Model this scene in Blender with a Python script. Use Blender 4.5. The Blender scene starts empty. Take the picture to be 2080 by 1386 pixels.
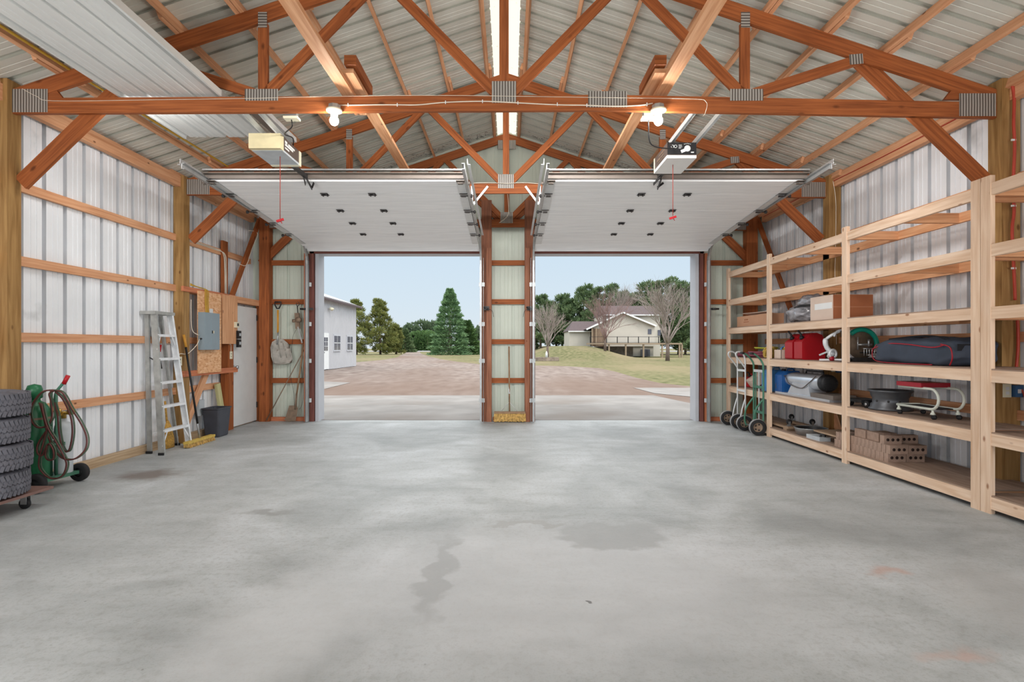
import bpy, math, random
from mathutils import Vector, Matrix, noise
random.seed(7)
C = bpy.context.scene.collection
R = math.radians
# ------------------------------------------------------------ camera, world, sun, lamps, exposure
HC, F, CX, CY = 1.34, 1100.0, 1035.0, 704.0
cd = bpy.data.cameras.new('camera'); cam = bpy.data.objects.new('camera', cd); C.objects.link(cam)
cam.location = (0, 0, HC); cam.rotation_euler = (R(90), 0, 0)
cd.sensor_width = 36; cd.lens = 36 * F / 2080
cd.shift_x = (1040 - CX) / 2080; cd.shift_y = (CY - 693) / 2080
cd.clip_end = 600
bpy.context.scene.camera = cam
vs = bpy.context.scene.view_settings
vs.view_transform = 'Standard'; vs.look = 'None'; vs.exposure = 0.0; vs.gamma = 1.0; vs.use_curve_mapping = False

world = bpy.data.worlds.new('sky'); bpy.context.scene.world = world; world.use_nodes = True
wn = world.node_tree; wn.nodes.clear()
def W(t, **k):
    n = wn.nodes.new(t)
    for a, b in k.items(): setattr(n, a, b)
    return n
tc = W('ShaderNodeTexCoord'); sp = W('ShaderNodeSeparateXYZ'); wn.links.new(tc.outputs['Generated'], sp.inputs[0])
rp = W('ShaderNodeValToRGB'); wn.links.new(sp.outputs['Z'], rp.inputs[0])
e = rp.color_ramp.elements
e[0].position = 0.0; e[0].color = (.74, .82, .87, 1); e[1].position = .22; e[1].color = (.60, .755, .90, 1)
e2 = e.new(.08); e2.color = (.68, .80, .895, 1); e3 = e.new(.5); e3.color = (.84, .84, .82, 1)
m1 = W('ShaderNodeMapRange'); m1.inputs[1].default_value = .12; m1.inputs[2].default_value = -.5; m1.inputs[3].default_value = 1.0; m1.inputs[4].default_value = 1.5
wn.links.new(sp.outputs['Y'], m1.inputs[0])            # bright hazy sky on the sun's side, behind the building
m2 = W('ShaderNodeMapRange'); m2.inputs[1].default_value = .18; m2.inputs[2].default_value = .36; m2.inputs[3].default_value = 0.0; m2.inputs[4].default_value = 1.7
wn.links.new(sp.outputs['Z'], m2.inputs[0])
ad = W('ShaderNodeMath', operation='ADD'); wn.links.new(m1.outputs[0], ad.inputs[0]); wn.links.new(m2.outputs[0], ad.inputs[1])
bg = W('ShaderNodeBackground'); wn.links.new(rp.outputs[0], bg.inputs[0]); wn.links.new(ad.outputs[0], bg.inputs[1])
wo = W('ShaderNodeOutputWorld'); wn.links.new(bg.outputs[0], wo.inputs[0])

def lamp(name, kind, loc, power, size, color=(1, 1, 1), rot=(0, 0, 0), sy=None):
    l = bpy.data.lights.new(name, kind); l.energy = power; l.color = color
    if kind == 'POINT': l.shadow_soft_size = size
    if kind == 'AREA':
        l.shape = 'RECTANGLE'; l.size = size; l.size_y = sy or size
    if kind == 'SUN': l.angle = size
    o = bpy.data.objects.new(name, l); C.objects.link(o); o.location = loc; o.rotation_euler = rot
    return o
sun = lamp('sun', 'SUN', (0, -20, 30), .8, R(14), (1, .93, .84))
sun.rotation_euler = Vector((.5, -.6, 1.0)).to_track_quat('Z', 'Y').to_euler()
# added fill lights out of view around the camera, no real fixtures
for lx in (-3.7, 3.6):
    lamp('added_fill_light', 'AREA', (lx, .4, 1.5), 62 if lx > 0 else 88, 1.2, (1, .99, .98), (R(104), 0, R(26) * (1 if lx > 0 else -1)), .8)
    lamp('added_fill_strip', 'AREA', (lx, -4.0, 2.4), 60, 1.4, (1, .985, .965), (R(90), 0, 0), .35)
# added fill strips hidden behind the nearest bottom chord, brightening the far half
for lx, pw, w in ((-3.45, 15, .7), (-.05, 98, 1.9), (3.3, 15, .7)):
    lamp('added_fill_strip', 'AREA', (lx, 4.99, 3.53), pw, w, (1, .99, .98), (R(44), 0, 0), .09)
    lamp('added_fill_strip', 'AREA', (lx, 5.0, 3.56), pw * .07, w, (1, .99, .98), (R(140), 0, 0), .05)

# ------------------------------------------------------------ helpers
def at(px, py, Y): return Vector(((px - CX) * Y / F, Y, HC + (CY - py) * Y / F))
def gp(px, py, z=0.0):
    Y = F * (HC - z) / (py - CY); return Vector(((px - CX) * Y / F, Y, z))
def YX(px, X): return F * X / (px - CX)
V = Vector

class M:
    def __init__(s): s.v = []; s.f = []; s.uv = []; s.sm = []
    def quad(s, pts, uv=None, smooth=False):
        b = len(s.v); s.v += [tuple(p) for p in pts]; s.f.append(tuple(range(b, b + len(pts))))
        if uv is None:
            p = [V(q) for q in pts]; d = (p[1] - p[0]); 
            d = d.normalized() if d.length > 1e-9 else V((1, 0, 0))
            n = d.cross(p[-1] - p[0]); n = n.normalized() if n.length > 1e-9 else V((0, 0, 1)); w = n.cross(d)
            uv = [((q - p[0]).dot(d), (q - p[0]).dot(w)) for q in p]
        s.uv.append(uv); s.sm.append(smooth)
    def beam(s, p0, p1, w, t, n=(0, 1, 0), bw=None):
        p0 = V(p0); p1 = V(p1); d = p1 - p0; L = d.length; d = d / L
        n = V(n); n = (n - d * n.dot(d)); n = n.normalized() if n.length > 1e-6 else d.orthogonal().normalized()
        q = d.cross(n)
        ou, ov = random.random() * 40, random.random() * 40
        c = lambda a, b, e: (p0 if a == 0 else p1) + q * (b * w / 2) + n * (e * t / 2)
        hw, ht = w / 2, t / 2
        def F4(A, B, Cc, D, uv):
            s.quad((A, B, Cc, D), [(ou + x, ov + y) for x, y in uv])
        F4(c(0,-1,-1), c(1,-1,-1), c(1,1,-1), c(0,1,-1), [(0,-hw),(L,-hw),(L,hw),(0,hw)])
        F4(c(0,1,1), c(1,1,1), c(1,-1,1), c(0,-1,1), [(0,hw+.3),(L,hw+.3),(L,-hw+.3),(0,-hw+.3)])
        F4(c(0,-1,1), c(1,-1,1), c(1,-1,-1), c(0,-1,-1), [(0,ht+.6),(L,ht+.6),(L,-ht+.6),(0,-ht+.6)])
        F4(c(0,1,-1), c(1,1,-1), c(1,1,1), c(0,1,1), [(0,-ht+.9),(L,-ht+.9),(L,ht+.9),(0,ht+.9)])
        F4(c(0,-1,-1), c(0,1,-1), c(0,1,1), c(0,-1,1), [(0,0),(.01,w),(.02,w),(.02,0)])
        F4(c(1,1,-1), c(1,-1,-1), c(1,-1,1), c(1,1,1), [(0,0),(.01,w),(.02,w),(.02,0)])
        return s
    def box(s, x0, x1, y0, y1, z0, z1):
        dx, dy, dz = x1 - x0, y1 - y0, z1 - z0; cx, cy, cz = (x0+x1)/2, (y0+y1)/2, (z0+z1)/2
        if dx >= dy and dx >= dz: s.beam((x0, cy, cz), (x1, cy, cz), dz, dy, (0, 1, 0))
        elif dy >= dz: s.beam((cx, y0, cz), (cx, y1, cz), dz, dx, (1, 0, 0))
        else: s.beam((cx, cy, z0), (cx, cy, z1), dy, dx, (1, 0, 0))
        return s
    def tube(s, pts, r, n=8, closed=False):
        pts = [V(p) for p in pts]; k = len(pts)
        rr = r if isinstance(r, (list, tuple)) else [r] * k
        nrm = None; rings = []; acc = 0
        for i in range(k):
            a = pts[(i - 1) % k] if (closed or i > 0) else pts[i]
            b = pts[(i + 1) % k] if (closed or i < k - 1) else pts[i]
            d = (b - a)
            d = d.normalized() if d.length > 1e-9 else V((0, 0, 1))
            if nrm is None: nrm = d.orthogonal().normalized()
            else:
                nrm = nrm - d * nrm.dot(d); nrm = nrm.normalized() if nrm.length > 1e-6 else d.orthogonal().normalized()
            bi = d.cross(nrm)
            if i: acc += (pts[i] - pts[i-1]).length
            base = len(s.v)
            for j in range(n):
                t = 2 * math.pi * j / n
                s.v.append(tuple(pts[i] + (nrm * math.cos(t) + bi * math.sin(t)) * rr[i]))
            rings.append((base, acc))
        m = k if closed else k - 1
        for i in range(m):
            a, la = rings[i]; b, lb = rings[(i + 1) % k]
            for j in range(n):
                j2 = (j + 1) % n
                s.f.append((a + j, a + j2, b + j2, b + j)); s.sm.append(n > 4)
                s.uv.append([(la, j/n*.3), (la, (j+1)/n*.3), (lb, (j+1)/n*.3), (lb, j/n*.3)])
        if not closed:
            for (a, l), rev in ((rings[0], True), (rings[-1], False)):
                idx = list(range(a, a + n)); idx = idx[::-1] if rev else idx
                s.f.append(tuple(idx)); s.sm.append(False); s.uv.append([(l, 0)] * n)
        return s
    def lathe(s, prof, c=(0, 0, 0), ax=(0, 0, 1), n=24, smooth=True, cap=True):
        c = V(c); ax = V(ax).normalized(); u = ax.orthogonal().normalized(); w = ax.cross(u)
        base = len(s.v); k = len(prof)
        for r, h in prof:
            for j in range(n):
                t = 2 * math.pi * j / n
                s.v.append(tuple(c + ax * h + (u * math.cos(t) + w * math.sin(t)) * r))
        for i in range(k - 1):
            for j in range(n):
                j2 = (j + 1) % n; a = base + i * n; b = a + n
                s.f.append((a + j, a + j2, b + j2, b + j)); s.sm.append(smooth)
                s.uv.append([(prof[i][1], j/n), (prof[i][1], (j+1)/n), (prof[i+1][1], (j+1)/n), (prof[i+1][1], j/n)])
        if prof[0] == prof[-1]: cap = False
        if cap and prof[0][0] > 1e-4: s.f.append(tuple(range(base + n - 1, base - 1, -1))); s.sm.append(False); s.uv.append([(0, 0)] * n)
        if cap and prof[-1][0] > 1e-4: s.f.append(tuple(range(base + (k-1)*n, base + k*n))); s.sm.append(False); s.uv.append([(0, 0)] * n)
        return s
    def prism(s, poly, o, ux, uy, th):
        o = V(o); ux = V(ux); uy = V(uy); nz = ux.cross(uy).normalized() * th
        A = [o + ux * a + uy * b for a, b in poly]; B = [p + nz for p in A]; k = len(poly)
        s.quad(A[::-1], [(a, b) for a, b in poly][::-1]); s.quad(B, [(a, b) for a, b in poly])
        for i in range(k):
            j = (i + 1) % k; s.quad((A[i], A[j], B[j], B[i]))
        return s
    def blob(s, c, size, ex=1.0, n=20, m=14, amp=0, fr=3.0, seed=0, fn=None):
        c = V(c); base = len(s.v)
        sg = lambda a, e: math.copysign(abs(a) ** e, a)
        for i in range(m + 1):
            ph = -math.pi/2 + math.pi * i / m
            for j in range(n):
                th = 2 * math.pi * j / n
                p = V((sg(math.cos(ph), ex) * sg(math.cos(th), ex), sg(math.cos(ph), ex) * sg(math.sin(th), ex), sg(math.sin(ph), ex)))
                q = V((p.x * size[0] / 2, p.y * size[1] / 2, p.z * size[2] / 2))
                if amp: q *= 1 + amp * noise.noise(p * fr + V((seed, seed, seed)))
                if fn: q = fn(p, q)
                s.v.append(tuple(c + q))
        for i in range(m):
            for j in range(n):
                j2 = (j + 1) % n; a = base + i * n; b = a + n
                s.f.append((a + j, a + j2, b + j2, b + j)); s.sm.append(True)
                s.uv.append([(i/m, j/n), (i/m, (j+1)/n), ((i+1)/m, (j+1)/n), ((i+1)/m, j/n)])
        return s
    def build(s, name, mat, parent=None, bevel=0, seg=2):
        if parent is not None:
            org = V((0, 0, 0)); p = parent
            while p: org += p.location; p = p.parent
            loc = V((0, 0, 0))
        else:
            xs = [p[0] for p in s.v]; ys = [p[1] for p in s.v]; zs = [p[2] for p in s.v]
            org = V(((min(xs)+max(xs))/2, (min(ys)+max(ys))/2, min(zs))); loc = org
        me = bpy.data.meshes.new(name)
        me.from_pydata([(a - org.x, b - org.y, c - org.z) for a, b, c in s.v], [], s.f)
        ul = me.uv_layers.new(name='UVMap'); flat = []
        for u in s.uv:
            for a in u: flat += a
        ul.data.foreach_set('uv', flat)
        me.polygons.foreach_set('use_smooth', s.sm)
        me.materials.append(mat); me.validate(); me.update()
        o = bpy.data.objects.new(name, me); C.objects.link(o); o.location = loc
        if parent is not None: o.parent = parent
        if bevel:
            b = o.modifiers.new('bevel', 'BEVEL'); b.width = bevel; b.segments = seg; b.limit_method = 'ANGLE'; b.harden_normals = False
        return o
def thing(name, loc, label, cat, group=None):
    o = bpy.data.objects.new(name, None); C.objects.link(o); o.location = loc; o.empty_display_size = .1
    return tag(o, label, cat, group)
def tag(o, label, cat, group=None, kind=None):
    o['label'] = label; o['category'] = cat
    if group: o['group'] = group
    if kind: o['kind'] = kind
    return o
def struct(o): o['kind'] = 'structure'; return o
KIDS = {}
def dup(root, loc, rz=None, label=None, parent=None):
    r = root.copy(); C.objects.link(r)
    if parent is None:
        r.location = loc
        if rz is not None: r.rotation_euler = (0, 0, rz)
        if label: r['label'] = label
    else: r.parent = parent
    for ch in [c for c in bpy.data.objects if c.parent == root]: dup(ch, None, parent=r)
    return r
def arc(c, r, a0, a1, n, ux, uz):
    return [V(c) + V(ux) * (r * math.cos(a0 + (a1-a0)*i/n)) + V(uz) * (r * math.sin(a0 + (a1-a0)*i/n)) for i in range(n + 1)]
def smooth_path(pts, n=6):
    pts = [V(p) for p in pts]; out = []
    for i in range(len(pts) - 1):
        p0 = pts[max(i-1, 0)]; p1 = pts[i]; p2 = pts[i+1]; p3 = pts[min(i+2, len(pts)-1)]
        for k in range(n):
            t = k / n
            out.append(.5 * ((2*p1) + (p2-p0)*t + (2*p0-5*p1+4*p2-p3)*t*t + (-p0+3*p1-3*p2+p3)*t**3))
    out.append(pts[-1]); return out

# ------------------------------------------------------------ materials
def s2l(c): return tuple(((x/255)/12.92 if x/255 <= .04045 else ((x/255+.055)/1.055)**2.4) for x in c) + (1,)
def newmat(name):
    m = bpy.data.materials.new(name); m.use_nodes = True; nt = m.node_tree
    return m, nt, nt.nodes['Principled BSDF'], nt.nodes, nt.links
def ramp(N, fac, stops, L):
    r = N.new('ShaderNodeValToRGB'); e = r.color_ramp.elements
    e[0].position = stops[0][0]; e[0].color = stops[0][1]; e[1].position = stops[-1][0]; e[1].color = stops[-1][1]
    for p, c in stops[1:-1]: q = e.new(p); q.color = c
    L.new(fac, r.inputs[0]); return r.outputs[0]
def mixc(N, L, fac, a, b, mode='MIX'):
    m = N.new('ShaderNodeMix'); m.data_type = 'RGBA'; m.blend_type = mode
    for s, x in ((0, fac), (6, a), (7, b)):
        if hasattr(x, 'links') or hasattr(x, 'is_linked'): L.new(x, m.inputs[s])
        else: m.inputs[s].default_value = x
    return m.outputs[2]
def mat(name, col, rough=.6, metal=0, var=.12, scale=6, bump=0, spec=.4, dirt=None):
    m, nt, B, N, L = newmat(name)
    c = s2l(col); t = N.new('ShaderNodeTexCoord'); n = N.new('ShaderNodeTexNoise'); n.inputs['Scale'].default_value = scale; n.inputs['Detail'].default_value = 4
    L.new(t.outputs['Object'], n.inputs['Vector'])
    lo = tuple(x * (1 - var) for x in c[:3]) + (1,); hi = tuple(min(1, x * (1 + var)) for x in c[:3]) + (1,)
    o = ramp(N, n.outputs[0], [(.3, lo), (.7, hi)], L)
    if dirt:
        n2 = N.new('ShaderNodeTexNoise'); n2.inputs['Scale'].default_value = dirt[1]; n2.inputs['Detail'].default_value = 8; L.new(t.outputs['Object'], n2.inputs['Vector'])
        f = ramp(N, n2.outputs[0], [(dirt[2], (0,0,0,1)), (dirt[2] + .12, (1,1,1,1))], L)
        o = mixc(N, L, f, o, s2l(dirt[0]))
    L.new(o, B.inputs['Base Color']); B.inputs['Roughness'].default_value = rough; B.inputs['Metallic'].default_value = metal
    B.inputs['Specular IOR Level'].default_value = spec
    if bump:
        b = N.new('ShaderNodeBump'); b.inputs['Strength'].default_value = bump; b.inputs['Distance'].default_value = .01
        L.new(n.outputs[0], b.inputs['Height']); L.new(b.outputs[0], B.inputs['Normal'])
    return m
def wood(name, dark, light, knot=(90, 45, 20), kn=.1, gr=26, rough=.62):
    m, nt, B, N, L = newmat(name)
    uv = N.new('ShaderNodeUVMap'); mp = N.new('ShaderNodeMapping'); mp.inputs['Scale'].default_value = (1.2, gr, 1); L.new(uv.outputs[0], mp.inputs[0])
    n = N.new('ShaderNodeTexNoise'); n.inputs['Scale'].default_value = 1.6; n.inputs['Detail'].default_value = 5; n.inputs['Distortion'].default_value = .6; L.new(mp.outputs[0], n.inputs['Vector'])
    o = ramp(N, n.outputs[0], [(.28, s2l(dark)), (.68, s2l(light))], L)
    n2 = N.new('ShaderNodeTexNoise'); n2.inputs['Scale'].default_value = 1.1; L.new(uv.outputs[0], n2.inputs['Vector'])
    o = mixc(N, L, .5, o, ramp(N, n2.outputs[0], [(.3, (.72,.66,.62,1)), (.7, (1,1,1,1))], L), 'MULTIPLY')
    mk = N.new('ShaderNodeMapping'); mk.inputs['Scale'].default_value = (3.2, 6.5, 1); L.new(uv.outputs[0], mk.inputs[0])
    vo = N.new('ShaderNodeTexVoronoi'); vo.inputs['Scale'].default_value = 1; L.new(mk.outputs[0], vo.inputs['Vector'])
    f = ramp(N, vo.outputs['Distance'], [(kn * .6, (.85,.85,.85,1)), (kn * 1.25, (0,0,0,1))], L)
    o = mixc(N, L, f, o, s2l(knot))
    L.new(o, B.inputs['Base Color']); B.inputs['Roughness'].default_value = rough; B.inputs['Specular IOR Level'].default_value = .25
    return m
W_truss = wood('truss_wood', (128, 68, 34), (176, 102, 56), kn=.12)
W_brace = wood('brace_wood', (204, 142, 98), (236, 184, 142))
W_girt = wood('girt_wood', (208, 146, 104), (234, 182, 142), kn=.07)
W_shelf = wood('shelf_wood', (222, 186, 154), (245, 220, 196), (150, 100, 70), kn=.085, gr=18)
W_post = wood('post_wood', (136, 100, 56), (180, 142, 90), (95, 60, 30), kn=.09, gr=14)
W_jamb = wood('jamb_wood', (112, 72, 56), (156, 102, 76), kn=.05)
W_rail = wood('rail_wood', (178, 100, 68), (214, 138, 100), kn=.05)
W_skirt = wood('skirt_wood', (170, 142, 110), (206, 182, 150), kn=.04)
W_deck = wood('shelf_board', (140, 118, 104), (178, 154, 136), kn=.0, gr=9)
W_grey = wood('grey_wood', (130, 105, 85), (176, 150, 124), kn=.03)
W_green = wood('treated_wood', (176, 170, 118), (206, 200, 152), kn=.03)
W_header = wood('header_wood', (96, 58, 54), (134, 84, 74), kn=.03)
def osb():
    m, nt, B, N, L = newmat('osb')
    t = N.new('ShaderNodeTexCoord'); mp = N.new('ShaderNodeMapping'); mp.inputs['Scale'].default_value = (1, 1, 2.2); L.new(t.outputs['Object'], mp.inputs[0])
    v = N.new('ShaderNodeTexVoronoi'); v.inputs['Scale'].default_value = 22; v.inputs['Randomness'].default_value = 1; L.new(mp.outputs[0], v.inputs['Vector'])
    o = ramp(N, v.outputs['Color'], [(.1, s2l((206,146,98))), (.5, s2l((226,172,126))), (.9, s2l((236,192,150)))], L)
    L.new(o, B.inputs['Base Color']); B.inputs['Roughness'].default_value = .7; return m
OSB = osb()
def plate():
    m, nt, B, N, L = newmat('gusset_steel')
    uv = N.new('ShaderNodeUVMap'); w = N.new('ShaderNodeTexWave'); w.wave_type = 'BANDS'; w.bands_direction = 'X'; w.inputs['Scale'].default_value = 12.5; w.inputs['Distortion'].default_value = .4
    L.new(uv.outputs[0], w.inputs['Vector'])
    n = N.new('ShaderNodeTexBrick'); n.inputs['Scale'].default_value = 60; L.new(uv.outputs[0], n.inputs['Vector'])
    o = ramp(N, w.outputs[0], [(.25, s2l((92, 84, 78))), (.6, s2l((176, 172, 166)))], L)
    L.new(o, B.inputs['Base Color']); B.inputs['Roughness'].default_value = .5; B.inputs['Metallic'].default_value = .35
    b = N.new('ShaderNodeBump'); b.inputs['Strength'].default_value = .5; b.inputs['Distance'].default_value = .003; L.new(w.outputs[0], b.inputs['Height']); L.new(b.outputs[0], B.inputs['Normal'])
    return m
PLATE = plate()
WALL = mat('wall_steel', (238, 240, 243), .42, .0, .06, 2.0, spec=.5, dirt=((170,172,172), 1.3, .66))
WALLG = mat('end_wall_steel', (196, 203, 190), .45, 0, .06, 2.0)
ROOF = mat('roof_steel', (208, 208, 198), .5, .05, .07, 1.5, spec=.6)
PANEL = mat('liner_steel', (214, 216, 214), .4, .1, .05, 2)
def doorwhite():
    m, nt, B, N, L = newmat('door_panel_white')
    t = N.new('ShaderNodeTexCoord'); mp = N.new('ShaderNodeMapping'); mp.inputs['Scale'].default_value = (1.2, 45, 45); L.new(t.outputs['Object'], mp.inputs[0])
    n = N.new('ShaderNodeTexNoise'); n.inputs['Scale'].default_value = 1.5; n.inputs['Detail'].default_value = 4; L.new(mp.outputs[0], n.inputs['Vector'])
    o = ramp(N, n.outputs[0], [(.3, s2l((228,229,230))), (.6, s2l((250,250,250)))], L)
    L.new(o, B.inputs['Base Color']); B.inputs['Roughness'].default_value = .45
    b = N.new('ShaderNodeBump'); b.inputs['Strength'].default_value = .15; b.inputs['Distance'].default_value = .004; L.new(n.outputs[0], b.inputs['Height']); L.new(b.outputs[0], B.inputs['Normal'])
    return m
DOORW = doorwhite()
GALV = mat('galvanised', (176, 178, 178), .38, .7, .1, 9)
GALVL = mat('galvanised_light', (214, 216, 216), .4, .35, .06, 9)
STRUT = mat('strut_steel', (122, 112, 104), .5, .3, .12, 5)
BLACK = mat('black', (28, 28, 30), .5, 0, .1)
DARK = mat('dark_steel', (62, 60, 60), .45, .4, .2, 20)
WHITE = mat('white_paint', (226, 228, 228), .5, 0, .03)
TRIMW = mat('white_trim', (186, 188, 194), .5, 0, .03)
CREAM = mat('cream_plastic', (232, 226, 200), .45, 0, .03)
LENS = mat('lens_white', (236, 236, 234), .35, 0, .02)
LENSY = mat('lens_cream', (222, 210, 170), .35, 0, .1, 8)
BROWN = mat('brown_case', (92, 80, 74), .5, 0, .08)
RED = mat('red_plastic', (176, 24, 34), .38, 0, .06)
REDD = mat('red_rope', (150, 60, 50), .7)
BLUE = mat('blue_plastic', (34, 92, 158), .35, 0, .08)
LBLUE = mat('light_blue_plastic', (92, 158, 214), .35, 0, .05)
BOXB = mat('blue_box', (54, 96, 140), .5)
GREYP = mat('panel_grey', (142, 156, 164), .45, .1, .03)
GREYL = mat('box_grey', (190, 196, 200), .5)
BIN = mat('bin_charcoal', (66, 68, 76), .5, 0, .12, 8)
YEL = mat('yellow', (206, 174, 84), .6, 0, .15, 20)
STRAW = mat('straw', (196, 152, 74), .8, 0, .3, 40, bump=.4)
BRIS = mat('yellow_bristle', (192, 156, 92), .9, 0, .45, 30, bump=.6)
YCAB = mat('yellow_cable', (196, 156, 56), .6)
RUB = mat('rubber', (104, 104, 112), .75, 0, .2, 14, bump=.2)
RUBD = mat('rubber_dark', (34, 34, 36), .7, 0, .2, 14)
RUBG = mat('rubber_grey', (150, 150, 150), .7, 0, .12, 14)
GREEN = mat('cylinder_green', (38, 106, 70), .38, .05, .18, 5, dirt=((90,120,95), 12, .68))
CARTG = mat('cart_green', (72, 122, 100), .45, .1, .15, 9)
HOSE = mat('hose_maroon', (104, 58, 54), .5, 0, .1)
HOSEG = mat('hose_green', (84, 104, 84), .5, 0, .1)
ALU = mat('aluminium', (228, 230, 232), .45, .15, .1, 12)
ALUD = mat('aluminium_worn', (168, 168, 164), .5, .35, .18, 12)
RUST = mat('worn_steel', (138, 118, 100), .6, .4, .25, 14)
SHOVEL = mat('scoop_steel', (182, 178, 170), .45, .5, .2, 10, dirt=((110,96,84), 9, .58))
CARD = mat('cardboard', (198, 150, 118), .85, 0, .06, 4)
CARDL = mat('cardboard_pale', (222, 200, 184), .85, 0, .04, 4)
CARDD = mat('cardboard_dark', (158, 96, 62), .85, 0, .06, 4)
FABRIC = mat('navy_fabric', (60, 68, 82), .75, 0, .15, 7)
FABD = mat('black_fabric', (30, 31, 36), .8, 0, .15, 7)
BAG = mat('plastic_bag', (150, 148, 152), .22, 0, .55, 9, bump=1.0, spec=.9)
STEEL = mat('bare_steel', (180, 182, 184), .32, .75, .12, 10)
RIMS = mat('rim_steel', (96, 98, 102), .42, .6, .15, 10)
TEAL = mat('teal_plastic', (24, 150, 128), .35, 0, .06)
BRICK = mat('clay_brick', (168, 142, 126), .9, 0, .16, 18, bump=.4)
HOLE = mat('hole_dark', (46, 32, 28), .9)
SILV = mat('heater_silver', (196, 200, 206), .3, .55, .06, 6)
MAR = mat('maroon_hose', (150, 78, 92), .6, 0, .2, 10)
YGR = mat('yellow_green_hose', (188, 192, 60), .5)
VINYL = mat('red_vinyl', (160, 28, 44), .35, 0, .06)
STOOLW = mat('stool_white', (214, 218, 206), .4, 0, .06)
WOODH = mat('tool_handle', (150, 120, 92), .65, 0, .18, 12)
YH = mat('amber_handle', (206, 146, 52), .5)
BRASS = mat('brass', (196, 160, 80), .35, .7)
DIRT = mat('old_cobweb_dirt', (52, 50, 48), .95)
REDC = mat('red_conduit', (176, 62, 44), .5)
WIRE = mat('white_wire', (228, 218, 200), .55)
WOODP = mat('dolly_wood', (134, 104, 96), .6, 0, .15, 8)
def emis(name, col, st):
    m, nt, B, N, L = newmat(name); B.inputs['Emission Color'].default_value = col; B.inputs['Emission Strength'].default_value = st; B.inputs['Base Color'].default_value = (1,1,1,1); return m
BULB = emis('lit_bulb', (1, .96, .88, 1), 260)
def ridge():
    m, nt, B, N, L = newmat('translucent_ridge'); t = N.new('ShaderNodeTexCoord'); n = N.new('ShaderNodeTexNoise'); n.inputs['Scale'].default_value = 14; L.new(t.outputs['Object'], n.inputs['Vector'])
    tr = N.new('ShaderNodeBsdfTranslucent'); L.new(ramp(N, n.outputs[0], [(.24, (.2,.17,.11,1)), (.33, (.50,.475,.39,1))], L), tr.inputs[0])
    L.new(tr.outputs[0], N['Material Output'].inputs[0]); return m
RIDGE = ridge()
def floor_mat():
    m, nt, B, N, L = newmat('concrete_floor'); t = N.new('ShaderNodeTexCoord'); P = t.outputs['Object']
    def noi(sc, det=6, dist=0, vec=None):
        n = N.new('ShaderNodeTexNoise'); n.inputs['Scale'].default_value = sc; n.inputs['Detail'].default_value = det; n.inputs['Distortion'].default_value = dist; L.new(vec or P, n.inputs['Vector']); return n.outputs[0]
    o = ramp(N, noi(.9, 8, .8), [(.3, s2l((160,164,165))), (.52, s2l((182,186,187))), (.72, s2l((202,206,209)))], L)
    mp = N.new('ShaderNodeMapping'); mp.inputs['Scale'].default_value = (.8, 4, 1); mp.inputs['Rotation'].default_value = (0, 0, .25); L.new(P, mp.inputs[0])
    o = mixc(N, L, .55, o, ramp(N, noi(1.6, 8, .6, mp.outputs[0]), [(.3, (.80,.80,.79,1)), (.65, (1,1,1,1))], L), 'MULTIPLY')
    o = mixc(N, L, ramp(N, noi(30, 8), [(.35, (.25,.25,.25,1)), (.5, (0,0,0,1))], L), o, s2l((140,138,134)))
    o = mixc(N, L, .75, o, ramp(N, noi(5, 12, .4), [(.34, (.86,.86,.85,1)), (.5, (.97,.97,.97,1)), (.66, (1,1,1,1))], L), 'MULTIPLY')
    o = mixc(N, L, .5, o, ramp(N, noi(95, 4), [(.36, (.78,.78,.76,1)), (.46, (1,1,1,1))], L), 'MULTIPLY')
    vo = N.new('ShaderNodeTexVoronoi'); vo.inputs['Scale'].default_value = 5.5; L.new(P, vo.inputs['Vector'])
    o = mixc(N, L, ramp(N, vo.outputs['Distance'], [(.02, (.6,.6,.6,1)), (.04, (0,0,0,1))], L), o, s2l((110,108,104)))
    # patches: x, y, rx, ry, colour, amount
    wob = N.new('ShaderNodeTexNoise'); wob.inputs['Scale'].default_value = 5.5; wob.inputs['Detail'].default_value = 7; L.new(P, wob.inputs['Vector'])
    wv = N.new('ShaderNodeVectorMath'); wv.operation = 'MULTIPLY_ADD'; L.new(wob.outputs['Color'], wv.inputs[0]); wv.inputs[1].default_value = (.42, .42, 0); L.new(P, wv.inputs[2])
    for x, y, rx, ry, col, am, ed in ((.25, 3.1, 1.7, 1.15, (214,216,219), .55, .5), (.72, 3.85, .42, .30, (158,160,160), .62, .22), (.15, 4.08, .32, .06, (164,164,163), .7, .2), (-.42, 3.25, .10, .75, (160,162,162), .55, .4),
            (-3.75, 5.65, .45, .28, (112,100,92), .8, .7), (-1.95, 4.35, .28, .09, (140,140,138), .7, .6), (-1.1, 2.5, .5, .9, (210,212,214), .5, .6), (2.25, 3.2, .16, .1, (190,140,120), .45, .7), (1.95, 2.35, .2, .1, (196,150,130), .4, .7), (2.7, 2.8, .5, .7, (176,176,175), .4, .5), (.42, 2.86, .035, .03, (90,90,90), .8, .3), (-2.55, 2.3, .05, .03, (90,90,88), .8, .4)):
        mv = N.new('ShaderNodeMapping'); mv.vector_type = 'TEXTURE'; mv.inputs['Location'].default_value = (x + .21, y + .21, 0); mv.inputs['Scale'].default_value = (rx, ry, 1); L.new(wv.outputs[0], mv.inputs[0])
        sx = N.new('ShaderNodeSeparateXYZ'); L.new(mv.outputs[0], sx.inputs[0]); cb = N.new('ShaderNodeCombineXYZ'); L.new(sx.outputs[0], cb.inputs[0]); L.new(sx.outputs[1], cb.inputs[1])
        ln = N.new('ShaderNodeVectorMath'); ln.operation = 'LENGTH'; L.new(cb.outputs[0], ln.inputs[0])
        o = mixc(N, L, ramp(N, ln.outputs['Value'], [(max(.02, 1 - ed), (am,)*3 + (1,)), (1.0, (0,0,0,1))], L), o, s2l(col))
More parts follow.
